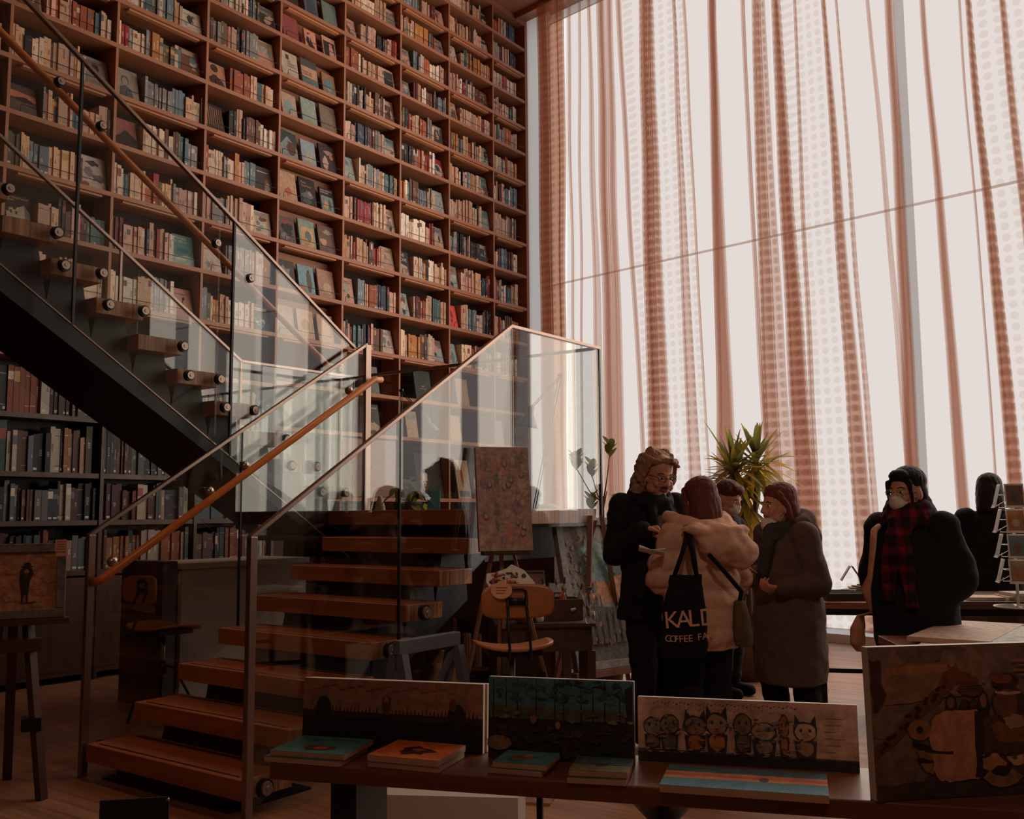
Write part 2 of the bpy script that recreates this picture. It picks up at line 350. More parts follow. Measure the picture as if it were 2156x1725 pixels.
def text_polys(s, size=1.0):
    """letters as flat faces: list of (verts2d, faces) in a unit of the given cap size"""
    if (s, size) in _tc: return _tc[(s, size)]
    cu = bpy.data.curves.new('t', 'FONT'); cu.body = s; cu.size = size; cu.resolution_u = 3; cu.fill_mode = 'FRONT'
    o = bpy.data.objects.new('t', cu); COL.objects.link(o); dg = bpy.context.evaluated_depsgraph_get(); dg.update()
    me = bpy.data.meshes.new_from_object(o.evaluated_get(dg)); vs = [(v.co.x, v.co.y) for v in me.vertices]; fs = [tuple(p.vertices) for p in me.polygons]
    bpy.data.objects.remove(o, do_unlink=True); bpy.data.meshes.remove(me); bpy.data.curves.remove(cu)
    _tc[(s, size)] = (vs, fs); return vs, fs
# ------------------------------------------------------------------ room shell
SHX = -7.9                                                             # front plane of the book wall
def wy(x, d=WD): return (d - x*WN[0])/WN[1]                            # y of the window wall at x
RX, BY, CZ = 2.3, -6.0, 8.52
b = MB(); b.add([(-8.3, BY, 0), (RX, BY, 0), (RX, wy(RX, 10.3), 0), (-8.3, wy(-8.3, 10.3), 0)], [(0, 1, 2, 3)]); b.add([(-8.3, BY, -.1), (RX, BY, -.1), (RX, wy(RX, 10.3), -.1), (-8.3, wy(-8.3, 10.3), -.1)], [(3, 2, 1, 0)])
struct(b.build('floor', 'floor_wood'))
b = MB()
for z, o in ((CZ, (3, 2, 1, 0)), (CZ+.15, (0, 1, 2, 3))): b.add([(-8.3, BY, z), (RX, BY, z), (RX, wy(RX, 10.3), z), (-8.3, wy(-8.3, 10.3), z)], [o])
struct(b.build('ceiling', 'ceiling_wood'))
b = MB(); b.bar(WP(-9.6, CZ-.03, 9.72), WP(6, CZ-.03, 9.72), .06, .1); struct(b.build('trim_1', 'ceiling_wood'))
struct(MB().mm((-8.3, BY, 0), (-8.22, wy(-8.3, 10.3), CZ)).build('wall_left', 'wall_dark'))
struct(MB().mm((RX, BY, 0), (RX+.1, wy(RX, 10.3), CZ)).build('wall_right', 'wall_dark'))
struct(MB().mm((-8.3, BY-.1, 0), (RX, BY, CZ)).build('wall_back', 'wall_dark'))
# window wall: frosted side panel by the book wall, then one tall glazed front
def frosted(name='frosted', c=(.60, .565, .545, 1)):
    m, nt, out = new_mat(name); t = N(nt, 'ShaderNodeBsdfTranslucent'); t.inputs[0].default_value = c
    d = N(nt, 'ShaderNodeBsdfDiffuse'); d.inputs[0].default_value = (.7, .68, .66, 1); mx = N(nt, 'ShaderNodeMixShader'); mx.inputs[0].default_value = .2
    L(nt, t.outputs[0], mx.inputs[1]); L(nt, d.outputs[0], mx.inputs[2]); L(nt, mx.outputs[0], out.inputs[0])
frosted(); frosted('glass_fin', (.66, .66, .65, 1)); frosted('transom_fin', (.74, .62, .55, 1))
u0 = PW(1112, 400)[0]; u1 = PW(1142, 400)[0]
b = MB()
for k in range(5):
    z0, z1 = k*1.72+(.0 if k == 0 else .0), min(CZ, (k+1)*1.72); c = (Vector(WP((u0+u1)/2-.25, (z0+z1)/2, 9.98)))
    ua, ub_ = u0-.7, u1+.2; b.add([WP(ua, z0, 9.98), WP(ub_, z0, 9.98), WP(ub_, z1, 9.98), WP(ua, z1, 9.98)], [(0, 1, 2, 3)])
struct(b.build('wall_window_side', 'frosted'))
win = struct(bpy.data.objects.new('window_1', None)); COL.objects.link(win)
fr = MB(); R_ = Matrix.Rotation(WA, 3, 'Z')
um = PW(1926, 690, 10.1)[0]; US = [um + k*1.52 for k in range(-4, 4)]
fr.add([WP(um-.055, 0, 10.1), WP(um+.055, 0, 10.1), WP(um+.055, CZ, 10.1), WP(um-.055, CZ, 10.1)], [(0, 1, 2, 3)])
for z in (.06, CZ-.06): fr.add([WP(-9, z-.06, 10.1), WP(6, z-.06, 10.1), WP(6, z+.06, 10.1), WP(-9, z+.06, 10.1)], [(0, 1, 2, 3)])
struct(fr.build('window_frame', 'glass_fin', win))
tr = MB(); tr.add([WP(-9, 4.535, 10.1), WP(6, 4.535, 10.1), WP(6, 4.565, 10.1), WP(-9, 4.565, 10.1)], [(0, 1, 2, 3)]); struct(tr.build('transom', 'transom_fin', win))
pn = MB()
for i, u in enumerate([u1-.6]+US):
    v = (US+[6.2])[i]
    if v-u > .1: pn.box(WP((u+v)/2, CZ/2, 10.12), (v-u-.02, .01, CZ-.2), R_)
struct(pn.build('pane', 'pane_glass', win))
struct(MB().box(WP(-2.6, .045, 9.86), (9.0, .05, .09), R_).build('trim_2', 'white_frame'))

# ------------------------------------------------------------------ curtains
ZT, ZB = 8.42, .14
def u_at(px, py, d): return PW(px, py, d)[0]
def curtain(name, segs, label, mats, d0=9.78, rows=44, seed=1):
    """segs: ('f', dot) flat cloth between folds / (x0t, x1t, x0b, x1b, layers, dot) a gathered fold, x in the photo at y 20 and y 900"""
    rnd = random.Random(seed); path = []
    for sg in segs:
        x0t, x1t, x0b, x1b, n, dot = sg
        zt, zb = PW(x0t, 20, d0)[1], PW(x0b, 900, d0)[1]
        a = [(u_at(x0t, 20, d0), zt, u_at(x0b, 900, d0), zb), (u_at(x1t, 20, d0), zt, u_at(x1b, 900, d0), zb)]
        if n == 0:
            for t in (0, .25, .5, .75, 1):
                q = [a[0][i]+(a[1][i]-a[0][i])*t for i in range(4)]; path.append((q, .012*sin(pi*t), dot))
            continue
        wd = abs(a[1][2]-a[0][2])
        for k in range(n):
            s0, s1 = (0, 1) if k % 2 == 0 else (1, 0)
            for t in (.04, .5, .96):
                t2 = s0+(s1-s0)*t; q = [a[0][i]+(a[1][i]-a[0][i])*t2 for i in range(4)]
                path.append((q, .02+.018*k+.03*sin(pi*t2)*min(1, wd/.15), dot))
    mb = MB(); m = len(path); uvs = []; s_acc = [0.0]
    for i in range(1, m): s_acc.append(s_acc[-1]+sqrt((path[i][0][2]-path[i-1][0][2])**2+(path[i][1]-path[i-1][1])**2))
    ph = [rnd.uniform(0, 6.3) for _ in range(4)]
    for r in range(rows+1):
        z = ZB+(ZT-ZB)*r/rows
        for i, (q, dep, dot) in enumerate(path):
            t = (z-q[3])/(q[1]-q[3]); u = q[2]+(q[0]-q[2])*t
            wob = .006*sin(z*1.3+ph[0]+u*1.7)+.003*sin(z*3.1+ph[1]+u*3)
            mb.v.append(WP(u+wob, z, d0-dep+.008*sin(z*2.2+u*4+ph[2])))
    for r in range(rows):
        for i in range(m-1):
            mb.mi = 1 if (path[i][2] and path[i+1][2]) else 0
            mb.face((r*m+i, r*m+i+1, (r+1)*m+i+1, (r+1)*m+i))
    o = mb.build(name, mats, None, True); uvl = o.data.uv_layers.new(name='UV'); buf = []
    for r in range(rows):
        for i in range(m-1):
            for ii, rr in ((i, r), (i+1, r), (i+1, r+1), (i, r+1)): buf += [s_acc[ii], ZB+(ZT-ZB)*rr/rows]
    uvl.data.foreach_set('uv', buf)
    return tag(o, label, 'curtain', 'window curtains')
F = lambda a, b_, c, d, dot=0: (a, b_, c, d, 0, dot)
SH = ['sheer_plain', 'sheer_dotted']
curtain('curtain', [(1139, 1157, 1150, 1172, 5, 1), (1158, 1178, 1171, 1189, 3, 0), (1178, 1191, 1187, 1196, 3, 0)],
        'drawn brown curtain gathered into thick folds beside the bookshelf wall', ['drape', 'drape'], 9.70, 44, 3)
curtain('curtain', [F(1191, 1199, 1196, 1212), (1199, 1203, 1212, 1214, 3, 0), F(1203, 1222, 1214, 1228), (1222, 1224, 1228, 1230, 3, 0), F(1224, 1242, 1230, 1260),
    (1242, 1246, 1258, 1276, 3, 0), F(1246, 1268, 1276, 1285), (1268, 1277, 1285, 1300, 7, 0), F(1277, 1284, 1300, 1302), (1284, 1292, 1302, 1317, 5, 0), F(1292, 1305, 1317, 1354),
    (1305, 1310, 1355, 1358, 5, 0), F(1310, 1356, 1358, 1378, 1), (1356, 1371, 1375, 1392, 7, 1), (1371, 1377, 1391, 1413, 5, 1), F(1377, 1420, 1413, 1451, 1), (1420, 1424, 1450, 1473, 3, 1),
    F(1424, 1441, 1473, 1490, 1), (1441, 1445, 1490, 1491, 3, 0), F(1445, 1499, 1491, 1512)],
    'sheer dotted curtain behind the long-haired man, next to the brown drawn one', SH, 9.80, 44, 5)
curtain('curtain', [(1499, 1511, 1513, 1522, 3, 0), (1502, 1510, 1521, 1548, 7, 0), F(1510, 1567, 1548, 1612), (1567, 1570, 1611, 1614, 5, 0), F(1570, 1590, 1614, 1616), (1590, 1603, 1614, 1644, 5, 1),
    (1603, 1612, 1643, 1666, 3, 1), F(1612, 1634, 1666, 1674), (1634, 1645, 1675, 1711, 7, 1), F(1645, 1674, 1711, 1713, 1), (1674, 1678, 1711, 1721, 3, 1), F(1678, 1737, 1721, 1792, 1),
    (1737, 1741, 1792, 1822, 5, 1), F(1741, 1763, 1822, 1827), (1763, 1766, 1827, 1838, 3, 1), F(1766, 1830, 1838, 1904)],
    'sheer dotted curtain behind the spiky potted plant', SH, 9.80, 44, 8)
curtain('curtain', [(1830, 1836, 1904, 1917, 3, 0), F(1836, 1875, 1917, 1918), (1875, 1886, 1913, 1936, 7, 0), F(1886, 1948, 1936, 2012), (1948, 1952, 2012, 2031, 7, 0), F(1952, 2022, 2031, 2092),
    (2022, 2026, 2090, 2093, 3, 0), F(2026, 2042, 2093, 2120), (2042, 2048, 2119, 2144, 7, 1), F(2048, 2110, 2144, 2200, 1), (2110, 2120, 2200, 2225, 5, 1), F(2120, 2240, 2225, 2360, 1),
    (2240, 2255, 2360, 2390, 5, 0), F(2255, 2420, 2390, 2560), (2420, 2440, 2560, 2600, 7, 0), F(2440, 2700, 2600, 2900), (2700, 2730, 2900, 2950, 7, 0), F(2730, 2960, 2950, 3240)],
    'sheer curtain with wide plain spans behind the woman in the plaid scarf', SH, 9.80, 44, 11)

# ------------------------------------------------------------------ staircase
RISE, GO, TH, TD = .1745, .2752, .092, .305
st = thing('staircase', (-4.4, 4.0, 0), 'open-tread timber staircase with glass balustrades turning up in front of the bookshelf wall', 'staircase')
inv = Matrix.Translation((4.4, -4.0, 0))
def sp(mb, name, mat, smooth=False, bevel=0.0, parent=None):
    if parent is None: mb.xf(inv); return mb.build(name, mat, st, smooth, bevel)
    mb.xf(inv @ Matrix.Translation(-parent_off(parent))); return mb.build(name, mat, parent, smooth, bevel)
def parent_off(p): return Vector((0, 0, 0))
def tread(x0, x1, y0, y1, z, name='tread', end_hi=None):
    t = sp(MB().mm((x0, y0, z-TH), (x1, y1, z)), name, 'tread_wood', bevel=.004)
    g = MB()
    for y in ((y0+.035, y0+.047), (y1-.047, y1-.035)): g.mm((x0+.06, y[0], z-.001), (x1-.06, y[1], z+.0012))
    sp(g, 'grip_strip', 'steel_black', parent=t)
    e = MB()
    if end_hi in ('r', 'both'): e.mm((x1, y0+.004, z-TH+.003), (x1+.0015, y1-.004, z-.003))
    if end_hi in ('l', 'both'): e.mm((x0-.0015, y0+.004, z-TH+.003), (x0, y1-.004, z-.003))
    if e.v: sp(e, 'end_grain', 'tread_end', parent=t)
    return t
def fixing(x, y, z, sgn, r=.036):
    """round glass clamp on the glass face"""
    b = MB(); b.col = (.02, .02, .02); b.cyl((x-sgn*.02, y, z), (x+sgn*.006, y, z), r*1.2, r*1.2, 20); b.mi = 1
    b.cyl((x+sgn*.006, y, z), (x+sgn*.016, y, z), r*.92, r*.85, 20); b.cyl((x+sgn*.016, y, z), (x+sgn*.019, y, z), r*.35, r*.3, 12)
    return b
XL, XR = -5.0, -3.725
for k in range(1, 8):
    y = 2.9625+GO*(k-1); t = tread(XL, XR, y, y+TD, RISE*k, end_hi='r')
    for bx, sg in ((-3.672, 1), (-5.022, 1)):
        if sg and bx > -4 and k > 5: continue
        sp(fixing(bx, y+.10, RISE*k-.045, sg), 'glass_clamp', ['steel_black', 'clamp_metal'], parent=t)
land = sp(MB().mm((-6.14, 4.93, 1.30), (-3.705, 6.04, 1.40)), 'landing', 'tread_wood', bevel=.004)
sp(MB().mm((-3.705, 4.935, 1.303), (-3.7035, 6.035, 1.397)), 'end_grain', 'tread_end', parent=land)
sp(MB().mm((-5.9, 5.05, 1.06), (-3.95, 5.95, 1.30)), 'landing_beam', 'steel_dark')
for kk in range(1, 14):
    y = 4.965-.273*(kk-1); z = 1.40+.1743*kk
    t = tread(-6.12, -5.17, y-TD, y, z, end_hi='r')
    for yy in ((y-.03, y-.255) if kk % 3 else (y-.03,)): sp(fixing(-5.113, yy, z-.045, 1, .028), 'glass_clamp', ['steel_black', 'clamp_metal'], parent=t)
# stringers: steel spine with sawtooth brackets under each tread
def stringer(x0, x1, y0, z0, dirn, n, rise, go, drop, start):
    poly = [start]
    for k in range(n):
        y = y0+dirn*go*k; zb = z0+rise*k-TH
        poly += [(y+dirn*.05, zb), (y+dirn*.24, zb), (y+dirn*.262, zb-.13 if k < n-1 else zb)]
    ye = y0+dirn*go*(n-1)+dirn*.3; ze = z0+rise*(n-1)-TH
    poly += [(ye, ze-drop), (y0+dirn*.1, z0-TH-drop)]
    return MB().prism(poly, 0, x0, x1)
sp(stringer(-4.78, -3.98, 2.9625, RISE, 1, 7, RISE, GO, .30, (2.9625+.04, 0.0)), 'stringer', 'steel_dark')
sp(MB().mm((-4.9, 3.0, .0), (-3.85, 3.5, .012)), 'base_plate', 'steel_black')
sp(stringer(-5.97, -5.28, 4.965, 1.40+.1743, -1, 13, .1743, .273, .30, (4.95, 1.30)), 'stringer', 'steel_dark')
# glass panels, cap rails, posts
def glass_x(x, poly): return MB().prism(poly, 0, x-.006, x+.006)
def rail(pts, w=.028, h=.022):
    b = MB()
    for i in range(len(pts)-1): b.bar(pts[i], pts[i+1], w, h)
    return b
G0, G1 = 1.275, 2.565                                                   # top of glass at the foot and at the landing
sl = (G1-G0)/(4.99-2.962)
def gz(y): return G0+sl*(y-2.962)
for x, yend in ((-3.68, 4.99), (-5.03, 5.05)):
    ys = [2.962, 3.955, yend]
    for a, c in zip(ys[:-1], ys[1:]):
        sp(glass_x(x, [(a+.004, max(.02, .02+.62*(a-2.962))), (c-.004, .02+.62*(c-2.962)), (c-.004, gz(c)), (a+.004, gz(a))]), 'glass_panel', 'stair_glass')
    sp(rail([(x, 2.95, gz(2.95)), (x, yend, gz(yend))]), 'cap_rail', 'rail_metal', bevel=.003)
    sp(MB().mm((x-.016, 2.945, 0), (x+.016, 2.985, gz(2.96))), 'post', 'rail_metal', bevel=.003)
    sp(MB().mm((x-.008, 3.950, .62), (x+.008, 3.960, gz(3.95))), 'joint_strip', 'steel_black')
sp(MB().mm((-5.046, 5.03, 1.40), (-5.014, 5.085, 2.60)), 'post', 'rail_metal', bevel=.003)
sp(glass_x(-3.68, [(4.998, 1.28), (6.066, 1.28), (6.066, 2.56), (4.998, 2.56)]), 'glass_panel', 'stair_glass')
sp(rail([(-3.68, 4.985, 2.565), (-3.68, 6.075, 2.565)]), 'cap_rail', 'rail_metal', bevel=.003)
sp(MB().prism([(-6.19, 1.28), (-3.69, 1.28), (-3.69, 2.56), (-6.19, 2.56)], 1, 6.064, 6.076), 'glass_panel', 'stair_glass')
sp(rail([(-6.2, 6.07, 2.575), (-3.68, 6.07, 2.565)]), 'cap_rail', 'rail_metal', bevel=.003)
sp(MB().mm((-3.69, 6.055, 1.2), (-3.67, 6.075, 2.56)), 'edge_strip', 'steel_dark')
us = .637
def uz(y): return 2.585+us*(5.01-y)
def ub(y): return 1.844+us*(3.775-y)
for a, c in ((5.01, 3.93), (3.93, 2.86), (2.86, 1.6)):
    sp(glass_x(-5.12, [(c+.004, ub(c)), (a-.004, max(ub(a), 1.2)), (a-.004, uz(a)), (c+.004, uz(c))]), 'glass_panel', 'stair_glass')
sp(rail([(-5.12, 5.015, uz(5.015)), (-5.12, 1.5, uz(1.5))]), 'cap_rail', 'rail_metal', bevel=.003)
sp(rail([(-5.12, 5.0, ub(5.0)), (-5.12, 1.6, ub(1.6))], .014, .008), 'edge_strip', 'rail_metal')
for y in (3.93, 2.86): sp(MB().mm((-5.13, y-.007, ub(y)), (-5.11, y+.007, uz(y))), 'joint_strip', 'steel_dark')
def vz(y): return 2.57+us*(4.85-y)
for a, c in ((4.85, 3.80), (3.80, 2.75), (2.75, 1.6)):
    sp(glass_x(-6.2, [(c+.004, vz(c)-1.45), (a-.004, vz(a)-1.45), (a-.004, vz(a)), (c+.004, vz(c))]), 'glass_panel', 'stair_glass')
sp(glass_x(-6.2, [(4.856, 1.2), (6.06, 1.2), (6.06, 2.57), (4.856, 2.57)]), 'glass_panel', 'stair_glass')
sp(rail([(-6.2, 1.5, vz(1.5)), (-6.2, 4.85, 2.57), (-6.2, 6.07, 2.575)]), 'cap_rail', 'rail_metal', bevel=.003)
for y in (4.85, 3.80): sp(MB().mm((-6.21, y-.008, vz(y)-1.3), (-6.19, y+.008, vz(y))), 'joint_strip', 'rail_metal')
# handrails
h0, h1 = Vector((-4.955, 2.985, 1.031)), Vector((-4.955, 5.057, 2.338))
hr = sp(MB().tube([(-5.0, 2.975, 1.02), h0, h1, (-4.955, 5.13, 2.345)], .0235, 14), 'handrail', 'handrail_wood', True)
for f in (.045, .345, .47, .90):
    p = h0.lerp(h1, f); b = MB(); b.ell(p+Vector((-.045, 0, .035)), .03, None, 16, 10); b.cyl(p, p+Vector((-.07, 0, .035)), .009)
    sp(b, 'bracket', 'chrome', True, parent=hr)
p0, p1 = PX(-40, 25, -5.19), PX(690, 770, -5.19)
hu = sp(MB().tube([p0+(p0-p1)*.3, p0, p1, p1+Vector((0, .09, 0))], .0215, 12), 'handrail', 'handrail_wood', True)
for q in ((127, 172), (215, 265), (457, 512), (527, 586), (716, 778)):
    p = PX(q[0], q[1], -5.113); sp(fixing(-5.113, p.y, p.z, 1, .025), 'bracket', ['steel_black', 'clamp_metal'], parent=hu)
# ------------------------------------------------------------------ book wall
YS = [2.86, 3.79, 4.74, 5.70, 6.62, 7.555, 8.49, 9.41, 10.35, 11.13]
LV = [3.25, 3.745, 4.25, 4.718, 5.18, 5.645, 6.08, 6.51, 6.90, 7.295, 7.69, 8.08]
LOW = [.10, .50, .92, 1.34, 1.74, 2.22, 2.72]
BD, BT = .29, .042                                                      # board depth, thickness
case = thing('bookcase', (SHX, 7.0, 0), 'brown timber bookcase wall rising from floor to ceiling behind the staircase', 'bookcase')
ci = Matrix.Translation((-SHX, -7.0, 0))
def cp(mb, name, mat, bevel=0.0, smooth=False): return mb.xf(ci).build(name, mat, case, smooth, bevel)
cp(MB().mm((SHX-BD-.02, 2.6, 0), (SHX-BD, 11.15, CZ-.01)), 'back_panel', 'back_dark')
for i, z in enumerate(LV): cp(MB().mm((SHX-.205, YS[4]+.014, z+.001), (SHX-.195, YS[5]-.014, (LV+[CZ-.05])[i+1]-BT-.03)), 'display_back', 'shelf_wood')
for z in LV: cp(MB().mm((SHX-BD, 2.6, z-BT), (SHX, 11.12, z)), 'shelf', 'shelf_wood', .002)
cp(MB().mm((SHX-BD, 2.6, CZ-.09), (SHX, 11.16, CZ-.005)), 'top_board', 'shelf_wood')
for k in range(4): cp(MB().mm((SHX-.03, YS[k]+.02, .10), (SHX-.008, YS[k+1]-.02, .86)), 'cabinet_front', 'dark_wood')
for z in LOW: cp(MB().mm((SHX-BD, 2.6, z-BT), (SHX-.012, 6.60, z)), 'shelf', 'dark_wood' if z < 2.6 else 'shelf_wood')  # lower-left boards, uprights and back coloured dark to imitate shade under the stairs
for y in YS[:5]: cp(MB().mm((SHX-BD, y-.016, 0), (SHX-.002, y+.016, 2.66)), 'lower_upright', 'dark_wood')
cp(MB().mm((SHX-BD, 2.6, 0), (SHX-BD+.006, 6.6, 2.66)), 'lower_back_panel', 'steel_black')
for z in (.10, .82, 1.56, 2.285, 2.755): cp(MB().mm((SHX-BD, 6.64, z-BT), (SHX-.006, 11.10, z)), 'shelf', 'shelf_wood')
for y in YS[:-1]: cp(MB().mm((SHX-BD, y-.013, 0), (SHX-.004, y+.013, CZ-.09)), 'upright', 'shelf_upright')
cp(MB().mm((SHX-BD, 11.10, 0), (SHX+.004, 11.16, CZ-.09)), 'upright', 'shelf_upright')
cp(MB().mm((SHX-.16, 11.18, 0), (SHX+.0, 11.215, CZ-.02)), 'end_trim', 'shelf_upright')
RIGHT_LOW = [(YS[j], YS[j+1], z) for j in range(4, 9) for z in (1.56, 2.285, 2.755)]
# lamp strips under every second board and wire book guards in each bay
for i, z in enumerate(LV):
    if i % 2 == 1: continue
    for j in range(1, 9):
        a, c = YS[j]+.12, YS[j+1]-.08
        cp(MB().mm((SHX-.085, a, z-BT-.016), (SHX-.03, c, z-BT)), 'light_strip', 'strip_wood')
def guard(y0, y1, z):
    x = SHX-.012; h = .068; return MB().tube([(x, y0, z), (x, y0, z+h-.012), (x, y0+.012, z+h), (x, y1-.012, z+h), (x, y1, z+h-.012), (x, y1, z)], .0032, 6)
ng = 0
for i, z in enumerate(LV[:10]):
    for j in range(1, 9):
        if i > 7 and j < 5: continue
        cp(guard(YS[j]+.05+.03*((i*3+j) % 4), YS[j+1]-.03, z), 'book_guard', 'steel_black'); ng += 1

BOOKCOL = {'cream': (224, 196, 170), 'tan': (206, 162, 128), 'sand': (198, 160, 134), 'pink-beige': (212, 166, 144), 'grey': (132, 126, 122), 'blue-grey': (112, 126, 134), 'teal': (74, 106, 110),
           'rust': (168, 84, 48), 'red': (148, 42, 36), 'black': (40, 33, 31), 'brown': (98, 62, 46), 'ochre': (190, 124, 62), 'white': (230, 216, 198), 'navy': (50, 62, 82), 'olive': (96, 88, 56), 'maroon': (92, 34, 32)}
BK = list(BOOKCOL); BW = [14, 13, 12, 12, 7, 7, 4, 5, 3, 6, 7, 5, 8, 2, 2, 2]
rb = random.Random(42)
def book_mesh(mb, y, z, th, h, dp, xf, col, seed, detail):
    """one upright book: two boards, a spine and the page block; bands and a title on the spine"""
    r = random.Random(seed); c = tuple(v*1.0 for v in col); x1, x0 = xf, xf-dp
    mb.col = c
    if detail:
        t = .0025; mb.mm((x0, y, z), (x1, y+t, z+h)); mb.mm((x0, y+th-t, z), (x1, y+th, z+h)); mb.mm((x1-.004, y+t, z), (x1, y+th-t, z+h))
        mb.col = (.62, .54, .44); mb.mm((x0+.004, y+t, z+.004), (x1-.004, y+th-t, z+h-.004))
    else: mb.mm((x0, y, z), (x1, y+th, z+h))
    k = r.random(); e = .0008
    dark = sum(c) > .9; ink = tuple(v*.28 for v in c) if dark else tuple(min(.75, v*1.5+.22) for v in c)
    def band(a, b_, cc, ma=.0): mb.col = cc; mb.add([(x1+e, y+th*ma, z+h*a), (x1+e, y+th*(1-ma), z+h*a), (x1+e, y+th*(1-ma), z+h*b_), (x1+e, y+th*ma, z+h*b_)], [(0, 1, 2, 3)])
    if k < .45:
        a = r.uniform(.35, .55); n_ = r.randint(3, 7)
        for i in range(n_): q = a+i*.045; band(q, q+.03, ink, r.uniform(.25, .36))
    elif k < .65: band(.82, .84, ink); band(.14, .16, ink)
    elif k < .8: band(r.uniform(.62, .7), r.uniform(.82, .92), tuple(min(.8, v) for v in r.choice([(.6, .52, .42), (.28, .06, .05), (.1, .12, .15), (.5, .3, .1)])), .0)
    if r.random() < .35: band(.05, .11, (.6, .55, .48), .18)
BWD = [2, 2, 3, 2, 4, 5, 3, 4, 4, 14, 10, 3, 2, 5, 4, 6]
def pick(dark=False):  # dark: low-row covers deepened in colour to imitate shade under the stairs
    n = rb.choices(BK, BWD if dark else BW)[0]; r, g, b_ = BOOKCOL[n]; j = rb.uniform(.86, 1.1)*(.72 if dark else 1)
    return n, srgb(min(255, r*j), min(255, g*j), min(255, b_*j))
# which cells show a cover turned to the room: L/R end of the bay; bay index 1..8, shelf index from the lowest
FACE = {1: {1: 'L', 2: 'R', 3: 'L', 4: 'R', 5: 'L', 6: 'R'}, 2: {0: 'R', 1: 'R', 3: 'L', 4: 'L', 5: 'R', 6: 'R', 7: 'R'}, 3: {0: 'R', 1: 'L', 2: 'R', 3: 'R', 4: 'L', 5: 'L', 6: 'R', 7: 'R'},
        5: {0: 'R', 1: 'L', 2: 'R', 3: 'R', 4: 'L', 5: 'R', 6: 'R', 7: 'R', 8: 'L', 9: 'R', 10: 'R'}, 6: {0: 'R', 1: 'L', 2: 'L', 3: 'R', 4: 'R', 5: 'R', 6: 'R', 7: 'L', 8: 'L', 9: 'R', 10: 'R'},
        7: {0: 'L', 1: 'L', 2: 'L', 3: 'R', 4: 'R', 5: 'R', 6: 'R', 7: 'L', 8: 'R', 9: 'L', 10: 'R', 11: 'R'}, 8: {}}
cand = []; FW = {}
def fill(y0, y1, z, avail, cell, big=False, gap=0.0):
    y = y0; k = 0; run = 0
    while True:
        if run <= 0: run = rb.choice([1, 1, 2, 2, 3, 6]); n, col = pick(big); th0 = rb.uniform(.017, .042) if not big else rb.uniform(.02, .06); h0 = rb.uniform(.50, .74)*avail if not big else rb.uniform(.66, .93)*avail
        run -= 1; th, h = th0*rb.uniform(.9, 1.1), h0*rb.uniform(.97, 1.03)
        if y+th > y1-gap: break
        cand.append([y, z, th, h, rb.uniform(.14, .2), SHX-rb.uniform(.028, .05) if not big else SHX-rb.uniform(.03, .06), col, n, cell, k]); k += 1; y += th+.0012
    return y
rowname = lambda i: ['lowest', 'second', 'third', 'fourth', 'fifth', 'sixth', 'seventh', 'eighth', 'ninth', 'tenth', 'eleventh', 'twelfth'][i]
bayname = lambda j: ['first', 'first', 'second', 'third', 'fourth', 'fifth', 'sixth', 'seventh', 'last'][j]
for i, z in enumerate(LV):
    top = (LV+[CZ-.05])[i+1]; av = top-BT-z
    for j in range(0, 9):
        a, c = YS[j]+.02, YS[j+1]-.02
        pxl = proj_x = None
        if j == 4: continue
        f = FACE.get(j, {}).get(i)
        if j == 0: f = 'R' if i % 2 else None
        w = .20 if j > 3 else .235
        if f == 'L': fill(a+w+.05, c, z+.001, av, (j, i)); FW[(j, i)] = (a+.015, w, 'L')
        elif f == 'R': e = fill(a, c-w-.01, z+.001, av, (j, i)); FW[(j, i)] = (min(e+.004, c-w), w, 'R')
        else: fill(a, c, z+.001, av, (j, i), gap=.16 if j == 8 else .02)
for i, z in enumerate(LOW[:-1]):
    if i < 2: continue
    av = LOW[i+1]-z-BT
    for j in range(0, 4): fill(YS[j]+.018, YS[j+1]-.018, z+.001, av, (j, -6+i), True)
def in_view(p):
    d = np.array(p)-CAM; w = d@cf
    if w <= 0: return None
    return 1078+FPX*(d@cr)/w, 862.5+FPX*(d@cd)/w, w
keep = []
for q in cand:
    v = in_view((q[5], q[0]+q[2]/2, q[1]+q[3]*.4))
    if v is None or not (-15 < v[0] < 2171 and -40 < v[1] < 1740): continue
    keep.append((q[2]*q[3]/v[2]**2, q, v))
# books hidden behind the steel stair spine or by the counter are not worth singling out: the lowest rows count only where they show
def shows(v, cell): return not (cell[1] < -2 and v[0] > 430)
keep.sort(key=lambda t: -t[0]); solo = [k for k in keep if shows(k[2], k[1][8]) and k[1][8][1] > -5][:300]; sid = set(id(k[1]) for k in solo)
ordn = lambda k: ['first', 'second', 'third', 'fourth', 'fifth', 'sixth', 'seventh', 'eighth', 'ninth', 'tenth', 'eleventh', 'twelfth'][k] if k < 12 else '%dth' % (k+1)
for _, q, v in solo:
    j, i = q[8]; mb = MB(); book_mesh(mb, 0, 0, q[2], q[3], q[4], 0, q[6], int(q[0]*9999)+i, True)
    o = mb.build('book', 'book_cover', loc=(q[5], q[0], q[1]))
    if i >= 0: lab = '%s book, %s from left, %s shelf above the landing, %s bay' % (q[7], ordn(q[9]), rowname(i), bayname(j) if j else 'cut-off left')
    else: lab = 'large %s book, %s from left, %s bay, %s dark shelf under the stairs' % (q[7], ordn(q[9]), bayname(j) if j else 'cut-off left', ['', '', 'third', 'second', 'first', 'upper'][i+6] if i+6 >= 2 else 'lowest')
    tag(o, lab, 'book', 'books under the stairs' if i < 0 else 'books on the %s shelf' % rowname(i))
rest = MB()
for _, q, v in keep:
    if id(q) not in sid: book_mesh(rest, q[0], q[1], q[2], q[3], q[4], q[5], q[6], int(q[0]*9999)+q[8][1], False)
tag(rest.build('shelved_books', 'book_cover'), 'further rows of small mixed books on the high and far shelves', 'books', kind='stuff')

